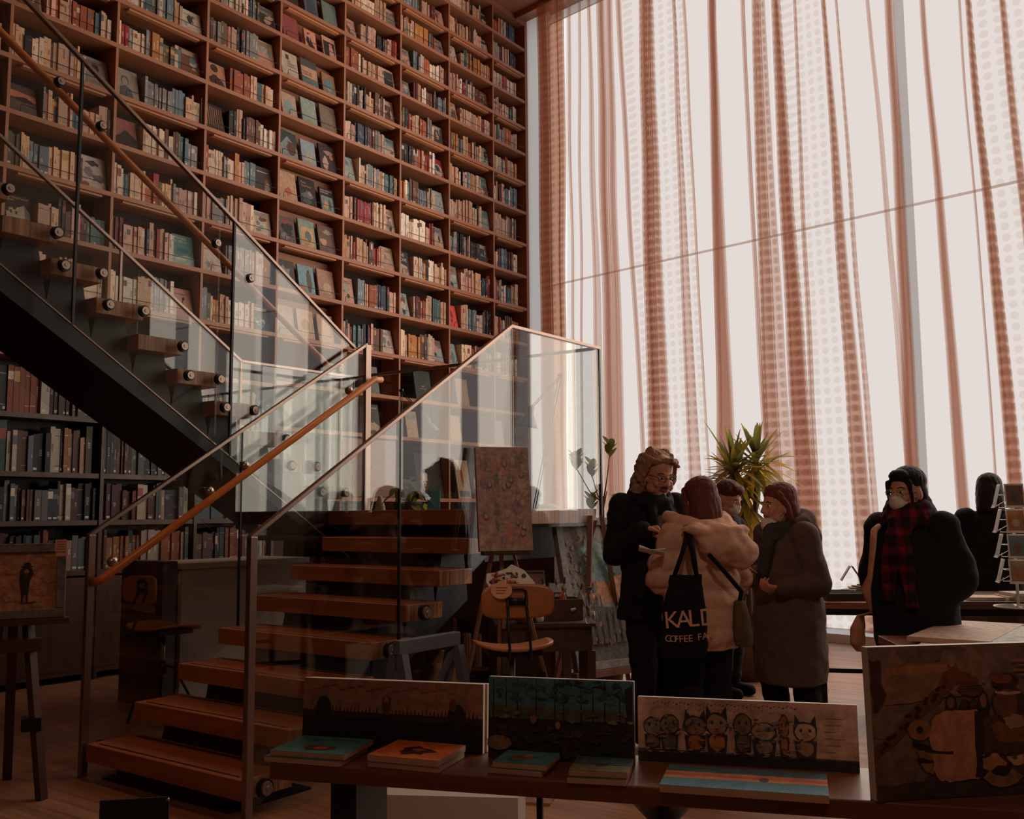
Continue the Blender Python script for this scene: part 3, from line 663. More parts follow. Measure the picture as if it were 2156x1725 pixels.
# ---- covers turned to the room
def cover(name, w, h, th, base, art, tilt, loc, label, group, rz=0.0, cat='book', title=None, tcol=(.75, .68, .6), tsize=.03, tpos=(.1, .8), spine=None):
    """a book or board standing cover-out, leaning back by tilt; art = list of (polygon in 0..1, colour)"""
    mb = MB(); mb.col = (.55, .48, .4); mb.mm((-th+.003, -w/2+.003, .002), (-.003, w/2-.003, h-.002)); mb.col = base
    mb.mm((-.003, -w/2, 0), (0, w/2, h)); mb.mm((-th, -w/2, 0), (-th+.003, w/2, h)); mb.col = spine or base; mb.mm((-th, -w/2, 0), (0, -w/2+.003, h))
    for n_, (poly, c) in enumerate(art):
        mb.col = c; e = .0007+.0004*n_; mb.add([(e, -w/2+p[0]*w, p[1]*h) for p in poly], [tuple(range(len(poly)))])
    if title:
        for ln, line in enumerate(title if isinstance(title, list) else [title]):
            vs, fs = text_polys(line, 1.0); mb.col = tcol; s_ = tsize
            mb.add([(.0035, -w/2+tpos[0]*w+p[0]*s_, h*tpos[1]-ln*s_*1.02+p[1]*s_) for p in vs], fs)
    Rm = Matrix.Rotation(-tilt, 4, 'Y'); mb.xf(Rm); o = mb.build(name, 'art_print'); o.location = loc; o.rotation_euler = (0, 0, rz)
    return tag(o, label, cat, group)
def blob_poly(cx, cy, rx, ry, n=14, rnd=None, k=.0):
    return [(cx+rx*cos(2*pi*i/n)*(1+(rnd.uniform(-k, k) if rnd else 0)), cy+ry*sin(2*pi*i/n)*(1+(rnd.uniform(-k, k) if rnd else 0))) for i in range(n)]
ARTC = [('pale blue', (150, 168, 168)), ('beige', (192, 160, 134)), ('dark', (62, 54, 52)), ('teal', (104, 140, 140)), ('grey', (140, 128, 120)), ('pinkish', (196, 150, 134)), ('white', (200, 184, 168)), ('brown', (118, 78, 58))]
def rand_art(r):
    nm, c = r.choice(ARTC); base = srgb(*c); art = []
    k = r.random(); other = [srgb(*r.choice(ARTC)[1]) for _ in range(5)]
    if k < .35: art += [([(.08, .1), (.92, .1), (.92, r.uniform(.5, .7)), (.08, r.uniform(.5, .7))], other[0])]
    for i in range(r.randint(3, 7)): art.append((blob_poly(r.uniform(.25, .75), r.uniform(.2, .7), r.uniform(.06, .22), r.uniform(.06, .2), 11, r, .35), tuple(v*.9 for v in other[i % 5])))
    for i in range(r.randint(1, 3)): y = .78+.06*i; art.append(([(.15, y), (r.uniform(.5, .85), y), (.85, y+.035), (.15, y+.035)], tuple(v*.45 for v in base) if sum(base) > .6 else srgb(205, 190, 170)))
    return nm, base, art
ra = random.Random(9)
SPECIAL = {(1, 1): ('dark', srgb(38, 33, 32), [([(.06, .05), (.94, .05), (.94, .22), (.06, .2)], srgb(96, 104, 120)), ([(.10, .22), (.10, .46), (.2, .46), (.2, .58), (.34, .6), (.36, .54), (.44, .54), (.5, .62), (.78, .72), (.78, .2), (.5, .12)], srgb(176, 160, 130)),
                ([(.24, .42), (.31, .42), (.31, .52), (.24, .52)], srgb(60, 50, 46)), ([(.42, .4), (.5, .4), (.5, .5), (.42, .5)], srgb(60, 50, 46)), ([(.78, .2), (.95, .24), (.95, .5), (.78, .72)], srgb(112, 112, 122))], ['NEW TRADE SHOW', 'DESIGN'], srgb(214, 176, 140), .031, (.05, .88)),
    (2, 1): ('teal', srgb(70, 124, 126), [([(.0, .0), (1, 0), (1, .3), (.6, .36), (.3, .28), (0, .34)], srgb(150, 178, 170)), (blob_poly(.5, .5, .3, .08, 12, ra, .3), srgb(48, 92, 98)), (blob_poly(.4, .2, .25, .07, 12, ra, .3), srgb(196, 196, 176))], ['ROMANS', 'IN BERLIN'], srgb(200, 196, 180), .036, (.1, .85)),
    (2, 3): ('dark red mountain', srgb(150, 92, 84), [([(0, 0), (1, 0), (1, .35), (.75, .5), (.6, .6), (.45, .62), (.3, .45), (0, .3)], srgb(52, 36, 36))], None, None, 0, None),
    (2, 4): ('grey portrait', srgb(150, 140, 126), [(blob_poly(.42, .62, .17, .17), srgb(92, 92, 92)), (blob_poly(.42, .58, .12, .13), srgb(150, 136, 124)), ([(.12, .05), (.75, .05), (.66, .36), (.42, .46), (.2, .36)], srgb(86, 88, 90))], None, None, 0, None),
    (1, 2): ('white marbled', srgb(196, 178, 168), [(blob_poly(.5, .8, .3, .08, 14, ra, .4), srgb(62, 60, 62)), (blob_poly(.3, .5, .2, .14, 14, ra, .4), srgb(128, 118, 120)), (blob_poly(.65, .35, .25, .12, 14, ra, .4), srgb(110, 104, 110)), (blob_poly(.15, .1, .15, .08), srgb(150, 70, 74))], None, None, 0, None),
    (1, 3): ('sunset landscape', srgb(84, 64, 56), [([(0, .55), (1, .5), (1, .72), (0, .78)], srgb(188, 118, 84)), ([(0, .1), (1, .1), (1, .4), (0, .45)], srgb(92, 82, 74)), (blob_poly(.6, .5, .3, .1, 12, ra, .4), srgb(46, 36, 34))], None, None, 0, None),
    (3, 5): ('brown silhouette', srgb(182, 132, 98), [(blob_poly(.45, .78, .2, .17), srgb(64, 40, 32)), ([(.36, .5), (.54, .5), (.6, .42), (.85, .3), (.95, .0), (.2, .0), (.12, .3), (.3, .42)], srgb(70, 44, 34))], None, None, 0, None),
    (3, 4): ('dark forest', srgb(70, 54, 48), [([(.1+.11*i, .2), (.13+.11*i, .2), (.15+.11*i, .9), (.11+.11*i, .9)], srgb(158, 120, 98)) for i in range(8)], None, None, 0, None),
    (2, 7): ('dark spiral', srgb(60, 50, 48), [(blob_poly(.45, .42, .34, .26, 24), srgb(84, 112, 104)), (blob_poly(.45, .42, .27, .2, 24), srgb(48, 56, 54)), (blob_poly(.45, .42, .2, .15, 24), srgb(84, 112, 104)), (blob_poly(.45, .42, .12, .09, 20), srgb(48, 56, 54)), ([(.6, .9), (.9, .85), (.9, .55), (.7, .6)], srgb(130, 66, 84))], None, None, 0, None),
    (5, 7): ('framed dark seascape', srgb(196, 150, 118), [([(.1, .14), (.9, .14), (.9, .88), (.1, .88)], srgb(56, 68, 74)), ([(.1, .14), (.9, .14), (.9, .4), (.1, .45)], srgb(38, 40, 44)), ([(.2, .42), (.8, .4), (.7, .48)], srgb(150, 140, 128))], None, None, 0, None),
    (5, 4): ('pale blue', srgb(152, 166, 166), [(blob_poly(.5, .75, .2, .1, 12, ra, .4), srgb(104, 126, 136)), (blob_poly(.4, .25, .3, .1, 12, ra, .4), srgb(188, 176, 160))], None, None, 0, None),
    (6, 2): ('black and white lettered', srgb(48, 44, 44), [([(.05, .05), (.9, .05), (.8, .4), (.1, .5)], srgb(170, 156, 146)), (blob_poly(.7, .2, .15, .08), srgb(176, 112, 60))], ['THE', 'LOVE'], srgb(206, 192, 182), .066, (.08, .78)),
    (6, 5): ('crimson', srgb(150, 40, 48), [(blob_poly(.5, .42, .38, .33, 20), srgb(178, 168, 160)), (blob_poly(.45, .5, .24, .14, 12, ra, .3), srgb(52, 60, 66))], None, None, 0, None),
    (7, 1): ('bright coral red', srgb(226, 84, 78), [(blob_poly(.5, .6, .12, .22, 12, ra, .4), srgb(150, 40, 42)), (blob_poly(.45, .3, .1, .1, 12, ra, .4), srgb(150, 40, 42))], None, None, 0, None)}
for (j, i), (y, w, side) in FW.items():
    v = in_view((SHX, y+w/2, LV[i]+.15))
    if v is None or not (-60 < v[0] < 2171 and -30 < v[1] < 1740): continue
    av = (LV+[CZ-.05])[i+1]-BT-LV[i]; h = min(.31, av*ra.uniform(.62, .78))
    if (j, i) in SPECIAL: nm, base, art, ti, tc_, ts_, tp_ = SPECIAL[(j, i)]
    else: nm, base, art = rand_art(ra); ti = None; tc_ = None; ts_ = .02; tp_ = (0, 0)
    kw = dict(title=ti, tcol=tc_, tsize=ts_*.72 if (j, i) == (1, 1) else ts_*.9, tpos=tp_) if ti else {}
    tl = radians(ra.uniform(9, 15))
    cover('display_book', w*.98, h, .02, base, art, tl, (SHX-.05, y+w/2, LV[i]+.0012), '%s book facing out, %s end of %s shelf above landing, %s bay' % (nm, 'left' if side == 'L' else 'right', rowname(i), bayname(j) if j else 'cut-off left'), 'books facing out', 0.0, **kw)
# the bay of covers, three to a shelf
B4 = {2: [('pale', srgb(190, 152, 122), [(blob_poly(.5, .32, .2, .14, 14, ra, .25), srgb(176, 96, 60))], None), ('black floral', srgb(36, 32, 34), [(blob_poly(.5, .4, .35, .14, 14, ra, .4), srgb(96, 104, 104)), (blob_poly(.62, .48, .12, .08, 12, ra, .3), srgb(168, 130, 108)), (blob_poly(.4, .2, .3, .1, 12, ra, .4), srgb(70, 82, 86))], (['Rose', 'Gourmet'], srgb(196, 140, 104), .045, (.12, .80))),
          ('black film', srgb(32, 28, 28), [([(.1, .06), (.9, .06), (.9, .66), (.1, .66)], srgb(186, 170, 152)), ([(.13, .08), (.87, .08), (.87, .64), (.13, .64)], srgb(112, 138, 138)), (blob_poly(.4, .3, .16, .2, 12, ra, .3), srgb(196, 150, 112)), (blob_poly(.65, .35, .1, .2, 12, ra, .3), srgb(70, 80, 80))], (['HOLLYWOOD', 'MUSICALS'], srgb(222, 212, 198), .031, (.06, .86)))],
      5: [('off-white', srgb(196, 182, 164), [([(.3, .72), (.5, .72), (.5, .9), (.3, .9)], srgb(70, 66, 70))], (['THE', 'HUMAN', 'COMEDY'], srgb(74, 62, 56), .034, (.36, .62))), ('patterned beige', srgb(190, 160, 132), [([(0, .72), (1, .72), (1, 1), (0, 1)], srgb(84, 82, 82)), ([(.08, .3), (.92, .3), (.92, .7), (.08, .7)], srgb(196, 160, 130)), ([(0, 0), (1, 0), (1, .28), (0, .3)], srgb(96, 124, 130))], (['People Like', 'People Buy'], srgb(120, 90, 76), .034, (.08, .5))),
          ('tan arch-window', srgb(160, 122, 96), [([(.2, .1), (.8, .1), (.8, .7), (.2, .7)], srgb(96, 142, 146)), (blob_poly(.5, .25, .15, .1, 12, ra, .3), srgb(180, 150, 120))], None)],
      6: [('dusty rose', srgb(152, 76, 76), [], None), ('pink dandy', srgb(216, 150, 122), [(blob_poly(.38, .8, .12, .07), srgb(46, 36, 36)), (blob_poly(.4, .74, .07, .06), srgb(222, 180, 150)), ([(.2, .62), (.5, .64), (.62, .4), (.98, .02), (.5, .06), (.3, .2), (.14, .4)], srgb(44, 36, 38)), ([(.38, .64), (.46, .64), (.44, .4)], srgb(226, 200, 180))], None),
          ('peach ladies', srgb(206, 164, 136), [([(.08, .1), (.92, .1), (.92, .8), (.08, .8)], srgb(54, 44, 44)), (blob_poly(.62, .66, .12, .08), srgb(200, 140, 120)), ([(.5, .58), (.75, .58), (.95, .1), (.45, .1)], srgb(200, 152, 130))], None)],
      1: [('dark silver-leaf', srgb(74, 68, 66), [(blob_poly(.5, .6, .3, .2, 12, ra, .45), srgb(120, 140, 134))], None), ('sky blue gentleman', srgb(122, 164, 168), [(blob_poly(.66, .8, .08, .06), srgb(70, 62, 60)), ([(.54, .74), (.8, .74), (.84, .4), (.74, .08), (.58, .08), (.52, .4)], srgb(96, 84, 78)), ([(.1, .1), (.45, .1), (.45, .3), (.1, .32)], srgb(168, 126, 110))], None), ('dusty pink', srgb(176, 138, 120), [(blob_poly(.55, .35, .25, .2, 12, ra, .3), srgb(196, 164, 142))], None)],
      3: [('pale forest', srgb(132, 150, 150), [([(0, .4), (.5, .8), (1, .4), (1, .95), (0, 1)], srgb(52, 66, 62)), (blob_poly(.65, .4, .25, .2, 12, ra, .4), srgb(96, 60, 44))], None), ('silver castle', srgb(152, 168, 176), [([(.25, .15), (.25, .35), (.35, .5), (.4, .4), (.5, .65), (.6, .4), (.7, .45), (.75, .15)], srgb(180, 172, 146))], None), ('dark blossom', srgb(58, 44, 48), [(blob_poly(.35, .35, .2, .25, 12, ra, .3), srgb(196, 160, 142)), (blob_poly(.6, .75, .25, .1, 12, ra, .4), srgb(176, 136, 120)), (blob_poly(.75, .6, .12, .09), srgb(186, 120, 78))], None)],
      4: [('cream garden', srgb(182, 162, 140), [(blob_poly(.5, .42, .35, .28, 14, ra, .2), srgb(140, 164, 166))], None), ('mint', srgb(150, 170, 160), [], None), ('grey hatched', srgb(134, 116, 102), [], None)],
      7: [('dark', srgb(56, 50, 48), [], None), ('steel blue gown', srgb(92, 100, 114), [(blob_poly(.55, .88, .1, .07), srgb(200, 160, 140)), ([(.3, .8), (.8, .8), (.95, 0), (.1, 0)], srgb(70, 78, 92))], None), ('sage green', srgb(112, 132, 124), [], None)],
      0: [('pale', srgb(176, 160, 142), [], None), ('cream rounded', srgb(196, 166, 132), [(blob_poly(.5, .5, .25, .2), srgb(170, 130, 96))], None), ('plain buff', srgb(198, 160, 128), [], None)]}
B4[1], B4B = B4[1], None
AR = {6: 7, 7: 8, 5: 6, 4: 5, 3: 4, 2: 3, 1: 1, 0: 0}
rows4 = {0: B4[0], 1: B4[1], 3: B4[2], 4: B4[3], 5: B4[4], 6: B4[5], 7: B4[6], 8: B4[7],
         2: [('dark smoke', srgb(92, 84, 84), [(blob_poly(.55, .6, .38, .25, 14, ra, .4), srgb(34, 32, 38)), (blob_poly(.5, .8, .3, .08, 12, ra, .5), srgb(150, 58, 50)), (blob_poly(.3, .25, .25, .12, 12, ra, .4), srgb(130, 122, 116))], None), ('sage green lute', srgb(136, 160, 144), [([(.12, .08), (.9, .08), (.9, .74), (.12, .74)], srgb(206, 160, 116)), (blob_poly(.55, .42, .2, .2, 18), srgb(92, 118, 112)), (blob_poly(.38, .22, .2, .14, 18), srgb(190, 146, 104))], None), ('brown blossom', srgb(112, 86, 80), [(blob_poly(.6, .78, .25, .1, 12, ra, .4), srgb(160, 150, 146)), (blob_poly(.3, .42, .2, .13, 10, ra, .3), srgb(198, 158, 118))], None)]}
posn = ['left', 'middle', 'right']
for i, row in rows4.items():
    for k, (nm, base, art, ti) in enumerate(row):
        av = LV[i+1]-BT-LV[i]; h = min(.34, av*(.82, .88, .72)[(k+i) % 3]); w = h*(.72, .68, .70)[k]
        y = YS[4]+.19+.285*k; kw = dict(title=ti[0], tcol=ti[1], tsize=ti[2]*.85, tpos=ti[3]) if ti else {}
        cover('display_book', min(w, .27), h, .022, base, art, radians(11), (SHX-.055, y, LV[i]+.0012), '%s cover, %s of three facing out on the %s shelf above landing' % (nm, posn[k], rowname(i)), 'covers shown three to a shelf', **kw)
for i, row in ((9, 'x'), (10, 'y')):
    for k in range(3):
        nm, base, art = rand_art(ra)
        if in_view((SHX, YS[4]+.19+.285*k, LV[i]))[1] > -60: cover('display_book', .2, .27, .02, base, art, radians(11), (SHX-.055, YS[4]+.19+.285*k, LV[i]+.0012), '%s cover, %s of three facing out on the %s shelf above landing' % (nm, posn[k], rowname(i)), 'covers shown three to a shelf')
# ------------------------------------------------------------------ bench with canvases in front
BO = Vector((-2.18, 1.83, 0)); BX = Vector((.931, .366, 0)).normalized(); BY_ = Vector((-BX.y, BX.x, 0)); BA = atan2(BX.y, BX.x); BZ = .70
def bl(x, y, z=BZ): return BO+BX*x+BY_*y+Vector((0, 0, z))
bench = thing('bench', BO, 'long dark brown bench table in front carrying canvases and small paintings', 'table', BA)
MB().mm((0, 0, BZ-.045), (2.75, .31, BZ)).build('bench_top', 'bench_wood', bench, bevel=.004)
MB().mm((.16, .05, 0), (.235, .27, BZ-.045)).build('leg', 'steel_black', bench)
MB().mm((.735, .06, 0), (.750, .075, BZ-.045)).build('leg', 'steel_black', bench)
b = MB(); b.lathe((1.05, .15, 0), [(.2, 0), (.2, .02), (.05, .06), (.028, .2), (.028, .5), (.04, .58), (.1, .645), (.12, .655)], 20); b.build('leg', 'steel_black', bench, True)
MB().mm((2.45, .05, 0), (2.53, .27, BZ-.045)).build('leg', 'steel_black', bench)
def hit(px, py, o, n):
    r = Vector(ray(px, py)); c = Vector(CAM); return c + r*((o-c).dot(n)/r.dot(n))
rc = random.Random(5)
def dabs(cx, cy, rx, ry, cols, n=14, k=.35, seed=1, s=(.02, .08)):
    r = random.Random(seed); return [(blob_poly(cx+r.uniform(-rx, rx), cy+r.uniform(-ry, ry), r.uniform(*s), r.uniform(*s), 9, r, k), r.choice(cols)) for _ in range(n)]
def canvas(name, w, h, th, base, art, label, cat='painting', group=None, edge=(.62, .53, .44), loc=(0, 0, 0), rz=0.0, tilt=0.0, flat=False, pins=False, mat='paint_relief'):
    """stretched canvas; face towards -y, stands on its lower edge (or lies flat, face up)"""
    t = thing(name, loc, label, cat, rz, group)
    R4 = Matrix.Rotation(tilt, 4, 'X')
    if flat: R4 = Matrix.Translation((0, 0, th)) @ Matrix.Rotation(radians(-90), 4, 'X') @ Matrix.Translation((0, 0, -h/2))
    b = MB(edge); b.mm((-w/2, 0, 0), (w/2, th, h))
    if pins:
        b.col = (.2, .16, .13)
        for i in range(int(h/.09)): b.cyl((-w/2-.001, th*.5, .05+i*.09), (-w/2, th*.5, .05+i*.09), .004, .004, 8)
    b.xf(R4); b.build('stretcher', 'mixed', t, bevel=.0015)
    a = MB(base); a.add([(-w/2, -.0006, 0), (w/2, -.0006, 0), (w/2, -.0006, h), (-w/2, -.0006, h)], [(0, 1, 2, 3)])
    for n_, (poly, c) in enumerate(art):
        a.col = c; y = -.0008-.00006*n_; a.add([(-w/2+min(1, max(0, p[0]))*w, y, min(1, max(0, p[1]))*h) for p in poly], [tuple(range(len(poly)))])
    a.xf(R4); a.build('painted_face', mat, t)
    return t
S_ = srgb
# 1 long pale skyline canvas (two boards deep)
def on_bench(x0, x1, yb, yt, dy):
    o = bl(0, dy); pl = hit(x0, yb, o, BY_); pr = hit(x1, yb, o, BY_); pt = hit((x0+x1)/2, yt, o, BY_)
    return (pl+pr)/2, (pr-pl).length, pt.z-BZ
c, w, h = on_bench(636, 1016, 1575, 1436, .215); c.z = BZ+.001
art = [([(0, 0), (1, 0), (1, .42), (0, .44)], S_(34, 22, 20)), ([(0, .44), (1, .42), (1, .50), (0, .53)], S_(62, 40, 32))]
for i in range(46):
    x = .02+.021*i; hh = .06+.05*((i*7) % 5)/4
    if not (.44 < x < .5): art.append(([(x, .5), (x+.009, .5), (x+.006, .5+hh), (x+.003, .5+hh)], S_(48, 34, 30)))
art += [(blob_poly(.12, .55, .045, .2, 14), S_(40, 27, 24)), (blob_poly(.86, .5, .05, .2, 14), S_(40, 27, 24)), (blob_poly(.84, .68, .02, .09, 10), S_(120, 62, 36)), ([(.455, .5), (.495, .5), (.5, .74), (.475, .8), (.45, .74)], S_(92, 60, 46)), (blob_poly(.475, .72, .014, .05), S_(168, 84, 48))]
art += [([(.06+.05*i, .84+.03*(i % 3)), (.10+.05*i, .85+.03*(i % 3)), (.10+.05*i, .86+.03*(i % 3)), (.06+.05*i, .85+.03*(i % 3))], S_(104, 72, 58)) for i in range(16)]
canvas('canvas_painting', w, h, .018, S_(150, 104, 82), art, 'long canvas of a dark city skyline, leftmost standing on the front bench', group='canvases standing on the front bench', loc=c, rz=BA, tilt=radians(-3))
canvas('canvas_painting', w*.995, h*.985, .018, S_(170, 130, 106), [], 'plain canvas stacked behind the long skyline canvas', group='canvases standing on the front bench', loc=c+BY_*.026+BX*.006, rz=BA, tilt=radians(-3))
c, w, h = on_bench(1028, 1336, 1603, 1432, .185); c.z = BZ+.001
art = [([(0, 0), (1, 0), (1, .5), (0, .52)], S_(44, 34, 30)), ([(0, .5), (1, .5), (1, .62), (0, .66)], S_(86, 80, 58))]
art += [([(x, .4), (x+.012, .4), (x+.008, .98), (x+.002, .98)], S_(36, 34, 32)) for x in (.03, .12, .2, .33, .46, .52, .64, .72, .8, .9)]
art += [([(.92, .1), (.99, .1), (.99, .95), (.94, .9), (.95, .6)], S_(50, 34, 28)), ([(.6, .98), (.8, .94), (.95, .8), (.95, .72), (.82, .88), (.62, .95)], S_(44, 38, 34))]
art += dabs(.5, .85, .45, .12, [S_(48, 76, 84), S_(38, 54, 58), S_(66, 98, 104)], 40, .5, 3, (.015, .05)) + dabs(.5, .55, .48, .06, [S_(120, 106, 70), S_(80, 78, 58), S_(96, 92, 64)], 30, .4, 4, (.01, .03)) + dabs(.5, .25, .48, .2, [S_(70, 48, 40), S_(52, 42, 34), S_(60, 34, 34)], 40, .4, 5, (.015, .05))
art += [(blob_poly(.32, .5, .022, .06), S_(140, 84, 60)), (blob_poly(.49, .44, .018, .05), S_(150, 96, 66)), (blob_poly(.08, .2, .09, .09), S_(130, 96, 74))]
canvas('canvas_painting', w, h, .02, S_(72, 104, 112), art, 'blue forest canvas in the middle of the front bench', group='canvases standing on the front bench', loc=c, rz=BA, tilt=radians(-3))
c, w, h = on_bench(1345, 1810, 1618, 1478, .25); c.z = BZ+.001
art = [([(0, 0), (1, 0), (1, .15), (0, .15)], S_(40, 28, 26)), ([(0, .15), (1, .15), (1, .17), (0, .2)], S_(72, 58, 48))]
def beast(x, w_, hh, c1, c2, ears=True, seed=1):
    r = random.Random(seed); y0 = .17; o = []
    ink = S_(52, 42, 40)
    o.append(([(x-w_*.42, y0), (x+w_*.42, y0), (x+w_*.5, y0+hh*.45), (x-w_*.5, y0+hh*.45)], ink)); o.append((blob_poly(x, y0+hh*.26, w_*.36, hh*.2, 12, r, .12), c2))
    o.append((blob_poly(x, y0+hh*.68, w_*.55, hh*.27, 14, r, .08), ink)); o.append((blob_poly(x, y0+hh*.68, w_*.48, hh*.23, 14, r, .08), c1))
    if ears:
        for s in (-1, 1): o.append(([(x+s*w_*.5, y0+hh*.8), (x+s*w_*.2, y0+hh*.9), (x+s*w_*.45, y0+hh*1.12)], ink))
    for s in (-1, 1): o.append((blob_poly(x+s*w_*.2, y0+hh*.72, w_*.07, hh*.05, 8), ink))
    o.append((blob_poly(x, y0+hh*.58, w_*.18, hh*.08, 10), c2)); return o
for i, (x, w_, hh, c1, c2, e) in enumerate([(.07, .08, .55, S_(120, 104, 88), S_(104, 88, 72), False), (.15, .085, .6, S_(128, 96, 70), S_(96, 84, 72), False), (.27, .10, .60, S_(126, 96, 64), S_(168, 92, 48), True), (.37, .10, .66, S_(150, 110, 78), S_(176, 104, 52), True),
        (.49, .08, .68, S_(120, 84, 56), S_(96, 70, 52), False), (.585, .11, .55, S_(158, 122, 98), S_(140, 110, 86), False), (.675, .045, .68, S_(140, 84, 48), S_(150, 90, 52), False), (.77, .10, .58, S_(170, 130, 100), S_(150, 108, 74), True)]): art += beast(x, w_, hh, c1, c2, e, i+2)
art += dabs(.40, .48, .36, .26, [S_(70, 58, 54), S_(60, 50, 48), S_(150, 96, 60), S_(112, 96, 84), S_(96, 104, 108)], 90, .5, 71, (.006, .02))+dabs(.42, .2, .38, .03, [S_(70, 58, 50), S_(150, 122, 100)], 40, .5, 72, (.006, .014))+[([(.02+.018*i, .9+.02*((i*5) % 3)), (.03+.018*i, .9+.02*((i*5) % 3)), (.032+.018*i, .93+.02*((i*5) % 3)), (.02+.018*i, .92)], S_(90, 74, 66)) for i in range(3, 40)]
art += [([(.85, .78-.1*i), (.94-.02*(i % 3), .78-.1*i), (.94-.02*(i % 3), .795-.1*i), (.86, .795-.1*i)], S_(120, 90, 74)) for i in range(6)]
canvas('canvas_painting', w, h, .02, S_(178, 134, 112), art, 'pale canvas with a row of painted animals on the front bench', group='canvases standing on the front bench', loc=c, rz=BA, tilt=radians(-3))
# big canvas at the right end
o_ = PZ(1846, 1690, BZ); fw = Vector((cf[0], cf[1], 0)).normalized(); fw.rotate(Matrix.Rotation(radians(9), 3, 'Z')); ex = Vector((fw.y, -fw.x, 0))
tr_ = hit(2300, 1380, o_, fw); W6 = (tr_-o_).dot(ex); H6 = hit(1825, 1366, o_, fw).z-BZ
rq = random.Random(77)
def soft(poly, k=.012, sub=4):
    o = []
    for i in range(len(poly)):
        a, c_ = poly[i], poly[(i+1) % len(poly)]
        for j in range(sub): t_ = j/sub; o.append((a[0]+(c_[0]-a[0])*t_+rq.uniform(-k, k), a[1]+(c_[1]-a[1])*t_+rq.uniform(-k, k)))
    return o
art = dabs(.5, .5, .48, .48, [S_(126, 94, 76), S_(112, 84, 70), S_(134, 100, 82)], 40, .4, 61, (.04, .12))
art += [(soft([(0, 0), (.94, 0), (.94, .16), (.5, .2), (.36, .24), (.2, .12), (0, .1)]), S_(74, 54, 44)), (soft([(.0, .58), (.055, .6), (.055, .90), (0, .92)]), S_(76, 46, 36)), (soft([(.06, .62), (.50, .68), (.50, .90), (.06, .88)]), S_(140, 98, 74)), (soft([(.07, .80), (.36, .82), (.36, .86), (.07, .86)]), S_(170, 110, 72))]
art += [(soft([(-.0, .34), (.06, .40), (.16, .56), (.30, .74), (.34, .80), (.38, .78), (.36, .70), (.24, .56), (.12, .40), (.02, .28), (0, .26)], .006), S_(108, 60, 34)), (soft([(.30, .74), (.33, .82), (.37, .86), (.41, .82), (.47, .78), (.48, .75), (.42, .74), (.35, .72)], .006), S_(112, 62, 36)), (soft([(.34, .84), (.345, .88), (.36, .85)], .003), S_(112, 62, 36)), (soft([(.37, .85), (.38, .89), (.39, .84)], .003), S_(112, 62, 36))]
for i in range(26): t_ = i/26; art.append((blob_poly(.02+.31*t_+rq.uniform(-.015, .015), .33+.43*t_+rq.uniform(-.03, .02), .010, .013, 7, rq, .3), S_(56, 32, 24)))
art += [(blob_poly(.44, .70, .06, .045, 14, rq, .1), S_(104, 58, 42))]+[([(.385, .685+.016*i), (.495, .69+.016*i), (.495, .695+.016*i), (.385, .69+.016*i)], S_(60, 36, 30)) for i in range(3)]
art += [(soft([(.24, .18), (.235, .40), (.27, .54), (.33, .57), (.46, .57), (.48, .48), (.455, .3), (.44, .12), (.33, .1), (.27, .12)], .008), S_(188, 124, 90)), (soft([(.45, .55), (.43, .12), (.47, .1), (.50, .30), (.52, .5), (.52, .56)], .008), S_(58, 40, 34)), (soft([(.48, .50), (.49, .12), (.62, .07), (.80, .10), (.84, .3), (.82, .46), (.70, .54), (.56, .56)], .01), S_(84, 56, 42)), (soft([(.52, .46), (.62, .53), (.74, .5), (.78, .40), (.70, .34), (.54, .35)], .008), S_(126, 76, 46)), (blob_poly(.79, .42, .055, .10, 14, rq, .12), S_(48, 36, 30))]
art += [(blob_poly(.20, .45, .05, .07, 16, rq, .06), S_(150, 94, 62)), (blob_poly(.20, .45, .016, .025, 10), S_(44, 28, 24)), (soft([(.16, .38), (.25, .34), (.25, .31), (.17, .34)], .004), S_(44, 30, 26)), (soft([(.175, .33), (.245, .3), (.25, .16), (.215, .18)], .006), S_(140, 92, 62)), (soft([(.18, .27), (.25, .25), (.25, .23), (.185, .24)], .004), S_(44, 30, 26)), (soft([(.22, .32), (.34, .30), (.34, .285), (.23, .30)], .004), S_(52, 34, 28))]
for x, hh, c_ in ((.345, .12, S_(128, 80, 46)), (.405, .075, S_(84, 44, 32)), (.445, .075, S_(92, 48, 34)), (.49, .13, S_(140, 88, 56))): art += [(soft([(x-.03, .57), (x-.02, .57+hh*.7), (x, .57+hh), (x+.02, .57+hh*.7), (x+.03, .57)], .004), S_(52, 34, 28)), (blob_poly(x, .57+hh*.42, .017, hh*.33, 9, rq, .2), c_)]
art += [(blob_poly(.60, .60, .075, .13, 16, rq, .1), S_(72, 48, 36)), (blob_poly(.59, .60, .055, .10, 14, rq, .15), S_(112, 70, 46)), (blob_poly(.595, .75, .062, .055, 14, rq, .08), S_(64, 40, 30)), (blob_poly(.58, .765, .045, .035, 12, rq, .1), S_(138, 66, 40)), (soft([(.54, .69), (.60, .675), (.66, .68), (.66, .665), (.60, .655), (.545, .67)], .003), S_(206, 150, 112)), (blob_poly(.62, .48, .05, .05, 12, rq, .3), S_(160, 120, 90))]
art += [(soft([(.47, .27), (.60, .25), (.80, .29), (.80, .24), (.62, .19), (.48, .21)], .004), S_(184, 138, 104))]+[(blob_poly(.51+.05*i, .235+.004*i, .012, .014, 8), S_(90, 56, 40)) for i in range(6)]
art += [(blob_poly(.52, .2, .075, .09, 16, rq, .15), S_(60, 42, 34)), (blob_poly(.515, .21, .05, .06, 12, rq, .25), S_(168, 112, 74)), (blob_poly(.55, .12, .08, .06, 14, rq, .2), S_(150, 102, 66)), (blob_poly(.545, .16, .045, .035, 10, rq, .2), S_(48, 34, 28)), (blob_poly(.52, .26, .02, .02, 8), S_(190, 130, 88))]
